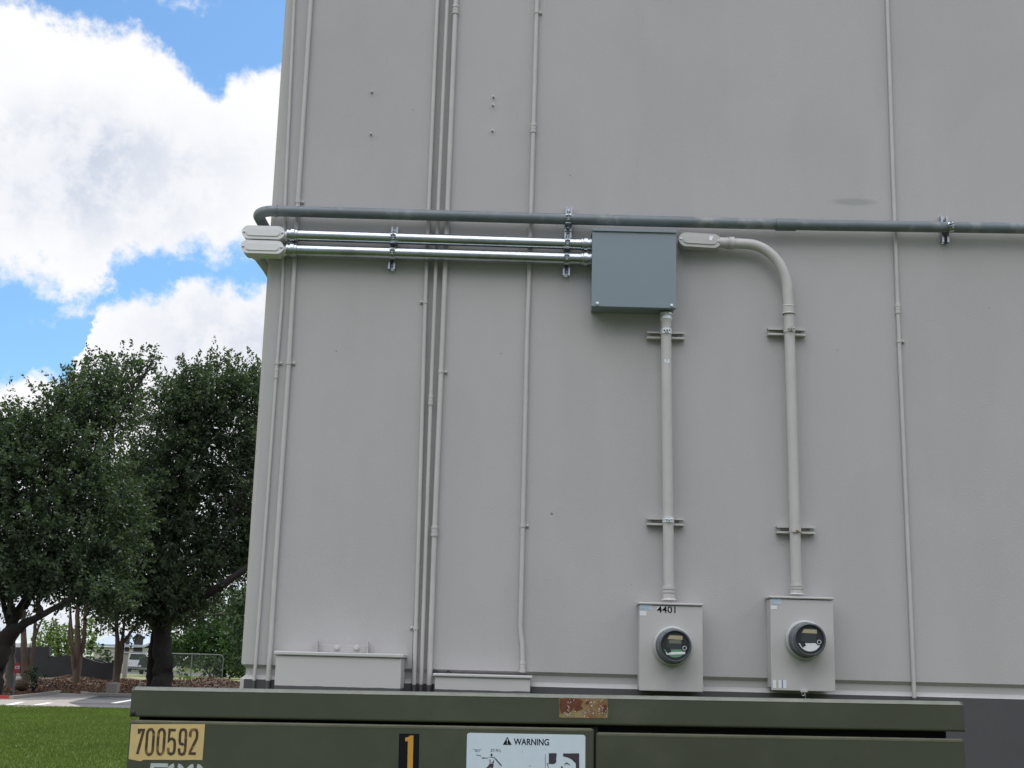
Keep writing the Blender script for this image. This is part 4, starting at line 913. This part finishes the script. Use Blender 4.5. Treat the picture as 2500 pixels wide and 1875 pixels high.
myrtle('slender multi-stem tree in front of the middle of the dark wall', 186, 1668, 70, [([(178, 1620, 0), (176, 1560, .3), (172, 1500, .4), (170, 1440, .5)], .12), ([(188, 1610, 0), (190, 1550, 0), (189, 1490, 0), (196, 1420, 0)], .20), ([(194, 1615, .2), (206, 1555, .2), (208, 1500, .2), (215, 1430, .3)], .15), ([(180, 1610, -.2), (168, 1550, -.3), (172, 1480, -.3)], .08)],
       [(185, 1420, 71, 60, 30, 1.8), (225, 1430, 71, 50, 35, 1.8), (165, 1435, 71, 30, 16, 1.2), (248, 1490, 71, 26, 40, 1.4), (215, 1465, 71, 26, 26, 1.2)])
myrtle('slender forked tree beside the concrete block at the end of the dark wall', 284, 1672, 68, [([(286, 1620, 0), (287, 1560, 0), (282, 1500, .2), (276, 1440, .2)], .16), ([(292, 1625, 0), (300, 1570, .1), (318, 1545, .2), (338, 1520, .3)], .14), ([(291, 1600, 0), (302, 1540, .1), (306, 1490, .1)], .13)],
       [(275, 1500, 68.5, 34, 46, 1.5), (315, 1480, 69, 44, 42, 1.8), (300, 1440, 69, 50, 40, 1.8), (338, 1540, 69, 14, 34, .9), (262, 1460, 68.5, 28, 30, 1.4)])
myrtle('slender pale trunks beside the left end of the dark wall', 66, 1672, 63, [([(60, 1620, 0), (58, 1570, 0), (56, 1520, .2), (60, 1450, .3)], .20), ([(74, 1620, .1), (84, 1565, .2), (86, 1520, .2), (100, 1440, .3)], .13), ([(84, 1562, .2), (92, 1535, .2), (102, 1515, .3), (100, 1490, .3)], .08)],
       [(70, 1420, 64, 50, 26, 1.6), (28, 1425, 64, 40, 26, 1.5), (60, 1500, 64, 14, 16, .7), (112, 1420, 64, 30, 20, 1.2)])
tree('oak_tree', 'oak with a straight pale grey trunk behind the red signpost', (P(26, 1675, 64).x, 64, float(gz(64))),
     [([(26, 1682, 64), (26, 1640, 64), (28, 1590, 64), (30, 1530, 64), (24, 1450, 64), (20, 1380, 64)], [.26, .21, .19, .18, .15, .1])], [(20, 1400, 64, 60, 40, 2.4), (60, 1380, 64, 60, 40, 2.4), (-20, 1360, 64, 60, 50, 2.4)], (.21, .12), M_leaf, M_barkg)
tree('young_tree', 'light green feathery young tree seen over the dark wall', (P(140, 1640, 84).x, 84, .4), [([(140, 1665, 84), (142, 1600, 84), (140, 1540, 84), (136, 1510, 84)], [.14, .11, .08, .05])],
     [(140, 1560, 84, 44, 24, 1.6), (128, 1528, 84, 18, 20, 1), (118, 1580, 84, 24, 22, 1.4), (172, 1575, 84, 34, 26, 1.4), (212, 1570, 84, 24, 34, 1.2), (150, 1600, 84, 50, 14, 1.2), (215, 1540, 84, 18, 24, 1)], (.24, .12), M_leafl, M_barkl, per=14, tw=1.0, dens=.75, br=.05)
tree('leafy_tree', 'bright green tree behind the chain link fence', (P(540, 1660, 108).x, 108, .42), [([(540, 1668, 108), (545, 1620, 108), (548, 1560, 108)], [.3, .25, .15])],
     [(555, 1540, 108, 60, 36, 3), (500, 1560, 108, 55, 40, 3), (600, 1570, 108, 55, 50, 3), (450, 1580, 109, 50, 36, 3), (535, 1600, 107, 70, 36, 3), (600, 1620, 108, 50, 34, 3), (425, 1610, 109, 40, 30, 2.5), (560, 1500, 109, 40, 22, 2)], (.34, .2), M_leafm, M_bark, per=20, tw=1.5, dens=.42)
tree('leafy_tree', 'dark tree filling the space between the fence and the building corner', (P(640, 1660, 96).x, 96, .42), [([(640, 1668, 96), (640, 1600, 96), (640, 1500, 96)], [.35, .28, .2])],
     [(640, 1500, 96, 70, 60, 3.5), (620, 1580, 96, 50, 50, 3), (650, 1620, 96, 70, 40, 3), (590, 1470, 96, 50, 40, 3), (500, 1480, 100, 60, 40, 3), (420, 1500, 100, 50, 36, 3)], (.32, .19), M_hedge, M_bark, per=20, tw=1.4, dens=.42)
M_litter = mat('dry_leaf_litter', (.15, .085, .05), .9, var=.3, vscale=3, isl=.6, col2=(.20, .14, .09), c2scale=5)
n_ = 26000; lx = rng.uniform(-24, -4, n_); ly = rng.uniform(57.5, 76, n_)
bedobs = [o for o in COL.objects if o.name.startswith('mulch_bed')]
lv = []; dg0 = bpy.context.evaluated_depsgraph_get()
for o in bedobs:
    from mathutils.bvhtree import BVHTree
    bv = BVHTree.FromObject(o, dg0)
    for x, y in zip(lx, ly):
        h = bv.ray_cast(Vector((x, y, 5)), Vector((0, 0, -1)))[0]
        if h is not None: lv.append((h.x, h.y, h.z + .025))
tag(np_mesh('leaf_litter', leaf_quads(np.array(lv), .13, .075), 4, M_litter), 'dry brown leaf litter scattered over the mulch beds', 'leaf litter', kind='stuff')
def bush(label, px, py, Y, wx, wz, m, dens=.6, leaf=(.26, .15), name='shrub'):
    c = P(px, py, Y); s = Y/F*1.02; n = max(10, int(wx*s*wz*s*dens*26)); gr_ = float(gz(Y))
    t = thing(name, label, 'shrub', (c.x, Y, gr_))
    p = twigs(c, (wx*s, wx*s*.6, wz*s), n, 18, .7); p = p[p[:, 2] > gr_ + .02]
    np_mesh('foliage', leaf_quads(p, *leaf), 4, m, t)
    mb = MB()
    for k in range(5):
        d = Vector(unit(1)[0]*np.array((wx*s*.5, wx*s*.3, 0))); mb.tube(wig((c.x + d.x*.2, Y + d.y*.2, gr_-.05), (c.x + d.x, Y + d.y, c.z), 4, .06), [.05, .04, .03, .025, .02], 6)
    mb.build('stems', M_bark, t); return t
bush('yellow green shrub rising behind the tall end of the dark wall', 110, 1575, 82, 34, 20, M_leafl)
bush('dark rounded hedge behind the low end of the dark wall', 252, 1605, 82, 30, 24, M_hedge, 1.0)
bush('small light green plant at the foot of the chain link fence', 440, 1662, 86, 30, 12, M_leafl, .5)
bush('low dark plant beside the signpost in the mulch', 84, 1648, 61, 12, 10, M_hedge, .8, (.2, .07))
bush('scraggly dark growth along the chain link fence', 520, 1625, 98, 50, 32, M_hedge, .35)

# ------------------------------------------------------------------ things beyond the lawn
M_dwall = mat('dark_grey_block_wall', (.038, .039, .043), .9, var=.18, vscale=1.2)
M_paleb = mat('pale_metal_siding', (.50, .47, .42), .7, var=.05, vscale=.5)
M_roof = mat('pale_blue_metal_roof', (.36, .42, .48), .5, var=.05, vscale=.5)
M_whitep = mat('white_vehicle_paint', (.70, .71, .73), .3, var=.03)
M_glassd = mat('dark_vehicle_glass', (.02, .025, .03), .1)
M_carp = mat('dark_blue_vehicle_paint', (.02, .024, .04), .3)
M_signr = mat('red_sign_face', (.40, .02, .035), .5, var=.05)
M_signw = mat('white_sign_face', (.62, .60, .60), .5)
M_steel = mat('dull_galvanised_post', (.17, .185, .19), .5, metal=.3, var=.1, vscale=5)
M_tyre = mat('tyre_rubber', (.015, .015, .016), .9)
YD = 74.0
t = thing('screen_wall', 'long dark grey masonry wall with a wavy top behind the trees', 'wall', (P(180, 1660, YD).x, YD, .4))
top = [(-60, 1580), (92, 1580), (92.1, 1579), (118.5, 1580), (119, 1604), (140, 1602), (172, 1600), (200, 1603), (230, 1614), (252, 1619), (278, 1617)]
q = [P(x, y, YD) for x, y in top]; bt = .25
pl = [(a.x, a.z) for a in q] + [(q[-1].x, bt), (q[0].x, bt)]
MB().prism(pl[::-1], (0, YD, 0), X, Z, FRONT, -.30, 0).build('wall_panel', M_dwall, t)
q2 = [P(x, y, YD+4) for x, y in ((210, 1615), (232, 1609), (250, 1612), (262, 1619), (262, 1650), (210, 1650))]
MB().prism([(a.x, a.z) for a in q2], (0, YD+4, 0), X, Z, FRONT, -.3, 0).build('rear_panel', M_dwall, t)
MB().prism([(P(x, y, YD).x, P(x, y, YD).z) for x, y in ((117, 1578), (121, 1578), (121, 1604), (117, 1604))], (0, YD-.02, 0), X, Z, FRONT, -.34, .02).build('pier', M_dwall, t, bevel=.03)
# far building
YF2 = 150.0
t = thing('far_warehouse', 'distant pale warehouse with a blue grey metal roof', 'building', (P(280, 1640, YF2).x, YF2, .42))
x0, x1 = P(220, 1570, YF2).x, P(352, 1570, YF2).x; ze, zr, zb_ = P(280, 1579, YF2).z, P(280, 1549.5, YF2+9).z, .42
mb = MB(); mb.box(x0+.4, x1-.4, YF2+.3, YF2+20, zb_, ze-.05); mb.build('wall', M_paleb, t)
mb = MB(); mb.hexa([(x0, YF2, ze), (x1, YF2, ze), (x1, YF2+10, zr), (x0, YF2+10, zr)], [(x0, YF2, ze+.25), (x1, YF2, ze+.25), (x1, YF2+10, zr+.25), (x0, YF2+10, zr+.25)])
mb.hexa([(x0, YF2+10.02, zr), (x1, YF2+10.02, zr), (x1, YF2+21, ze), (x0, YF2+21, ze)], [(x0, YF2+10.02, zr+.25), (x1, YF2+10.02, zr+.25), (x1, YF2+21, ze+.25), (x0, YF2+21, ze+.25)]); mb.build('roof', M_roof, t)
for pa_, pb_ in ((302, 312), (323, 345)):
    d0, d1 = P(pa_, 1600, YF2), P(pb_, 1600, YF2); mb = MB(); mb.box(d0.x, d1.x, YF2+.2, YF2+.29, .5, 4.2); mb.build('door', M_dwall, t)
mb = MB(); c = P(245, 1549, YF2+9.5); mb.tube([(c.x, YF2+9.5, zr), (c.x, YF2+9.5, zr+2.6)], .09, 8); mb.box(c.x-.5, c.x+.5, YF2+9.4, YF2+9.6, zr+2.5, zr+2.7); mb.build('roof_mast', M_steel, t)
# pale tall column beside the far end of the wall
c = P(304, 1650, 80); t = thing('concrete_post', 'pale post standing at the far end of the dark wall', 'post', (c.x, 80, .42))
zt_ = P(303, 1596, 80).z; MB().box(c.x-.11, c.x+.11, 79.9, 80.12, .3, zt_).build('post', M_conc, t, bevel=.02); MB().box(c.x-.15, c.x+.15, 79.86, 80.16, zt_+.002, zt_+.08).build('cap', M_conc, t, bevel=.02)
# vehicles
def vehicle(label, px0, px1, Y, h, kind, paint, ln):
    x0, x1 = P(px0, 1650, Y).x, P(px1, 1650, Y).x; w = x1-x0; g_ = float(gz(Y)) + .01     # seen end-on
    t = thing('parked_' + kind, label, kind, ((x0+x1)/2, Y, g_))
    tw_ = {'van': .06, 'truck': .10, 'car': .16}[kind]; wl_ = h*.56
    pf = [(.03, .30), (.0, .55), (.01, wl_), (tw_*.75, h*.93), (tw_+.05, h), (.95-tw_, h), (1-tw_*.75, h*.93), (.99, wl_), (1, .55), (.97, .30)]
    MB().prism([(x0+a*w, g_+b) for a, b in pf], (0, Y, 0), X, Z, FRONT, -ln, 0).build('body', paint, t, bevel=.07)
    q = [(tw_*.75+.10, h*.90), (tw_*.4+.07, wl_+.10), (.93-tw_*.4, wl_+.10), (.90-tw_*.75, h*.90)]
    MB().prism([(x0+a*w, g_+b) for a, b in q], (0, Y, 0), X, Z, FRONT, .002, .02).build('window', M_glassd, t)
    for a in (.04, .84):
        MB().box(x0+a*w, x0+(a+.12)*w, Y-.02, Y-.002, g_+wl_*.72, g_+wl_*.9).build('lamp', M_signw if kind != 'van' else M_signr, t)
        MB().lathe((x0+(a+.06)*w-.11, Y+.6, g_+.33), X, [(0, .33), (.22, .33)], n=20).build('tyre', M_tyre, t)
    MB().box(x0+.02*w, x1-.02*w, Y-.08, Y-.003, g_+.36, g_+.52).build('bumper', M_steel, t, bevel=.03)
    return t
vehicle('white pickup truck parked in the distance left of the thick trunk', 306, 358, 132, 1.9, 'truck', M_whitep, 5.0)
vehicle('dark blue car parked in front of the white pickup truck', 334, 388, 112, 1.45, 'car', M_carp, 4.3)
vehicle('white van half hidden behind the leaning oak', -62, 17, 80, 2.1, 'van', M_whitep, 5.0)
# chain link fence
YC = 94.0
M_link = mat('chain_link_wire', (.12, .14, .13), .6, metal=.3)
t = thing('chain_link_fence', 'chain link fence with a top rail in front of green trees', 'fence', (P(480, 1660, YC).x, YC, .42))
xa, xb = P(418, 1600, YC).x, P(546, 1600, YC).x; zt_ = P(480, 1597, YC).z; zg = .42
mb = MB(); mb.tube([(xa-6, YC, zt_), (xb-.3, YC, zt_), (xb-.08, YC, zt_-.08), (xb, YC, zt_-.25), (xb, YC, zg-.1)], .035, 8); mb.build('rail', M_steel, t)
for xx in (xa, P(469, 1600, YC).x, xa-4.2): MB().tube([(xx, YC, zg-.1), (xx, YC, zt_+.08)], .04, 8).build('post', M_steel, t)
mb = MB(); hgt = zt_-.05-zg; x_ = xa-6
while x_ < xb:
    for s in (1, -1):
        e0, e1 = (x_, zg), (x_ + s*hgt, zt_-.05)
        if s > 0 and e1[0] > xb: e1 = (xb, zg + (xb-e0[0]))
        if s < 0 and e1[0] < xa-6: e1 = (xa-6, zg + (e0[0]-xa+6))
        if abs(e1[0]-e0[0]) > .05: mb.tube([(e0[0], YC + .012*s, e0[1]), (e1[0], YC + .012*s, e1[1])], .007, 3, caps=False)
    x_ += .15
mb.build('mesh', M_link, t)
# accessible-parking style post sign and concrete block
ps = P(31, 1701, 57.5); ptop = P(40.5, 1616, 57.5)
t = thing('post_sign', 'red and white sign on a leaning grey pole in the mulch', 'sign', (ps.x, 57.5, .1))
ax = (ptop-ps).normalized(); MB().tube([ps - ax*.5, ptop], .045, 10).build('pole', M_steel, t)
c = ps + ax*((ptop-ps).length*.80); fr = Vector((0, -.055, 0)); sd = X*.9 + Yv*.43
sp = ps + ax*((ptop-ps).length*.67); hgt = (ptop-ps).length*.33
o_ = sp + fr
pg = [(-.17, hgt*.10), (-.05, 0), (.13, .02), (.17, hgt*.12), (.17, hgt*.82), (.02, hgt), (-.17, hgt*.80)]
U_ = X*.42 + Yv*.9; SN_ = X*.9 - Yv*.42; o_ = sp + SN_*.055
so_ = MB().prism(pg, o_, U_, ax, SN_, 0, .012).build('sign_panel', M_signr, t)
MB().prism([(-.13, hgt*.40), (.13, hgt*.40), (.13, hgt*.66), (-.13, hgt*.66)], o_ + Vector((.0, -.0, 0)), U_, ax, SN_, .0125, .016).build('white_panel', M_signw, so_)
MB().prism([(-.05, hgt*.45), (.05, hgt*.47), (.04, hgt*.52), (-.03, hgt*.60), (-.07, hgt*.55)], o_, U_, ax, SN_, .0165, .019).build('symbol', M_signr, so_)
c = P(275, 1692, 62); x0, x1 = P(262, 1692, 62).x, P(289, 1692, 62).x; z1_ = P(275, 1667, 62).z
t = thing('concrete_block', 'square tan concrete block at the edge of the mulch bed', 'block', ((x0+x1)/2, 62, .1))
MB().box(x0, x1, 61.7, 62.2, .0, z1_).build('block', M_conc, t, bevel=.03)
MB().box(x0+.06, x1-.06, 61.76, 62.14, z1_+.001, z1_+.03).build('cap', M_conc, t, bevel=.01)
# white rock and low boulders in the mulch
for (px, py, s, lab) in ((44, 1657, .15, 'white stone behind the signpost'), (53, 1675, .34, 'rounded brown boulder beside the signpost')):
    c = P(px, py, 60.5); bm = bmesh.new(); bmesh.ops.create_icosphere(bm, subdivisions=2, radius=s)
    for v in bm.verts: v.co *= 1 + rng.uniform(-.14, .14); v.co.z *= .7
    me = bpy.data.meshes.new('boulder'); bm.to_mesh(me); bm.free(); o = bpy.data.objects.new('boulder', me); COL.objects.link(o); o.location = c
    me.materials.append(M_signw if s < .2 else M_mulch); tag(o, lab, 'rock')
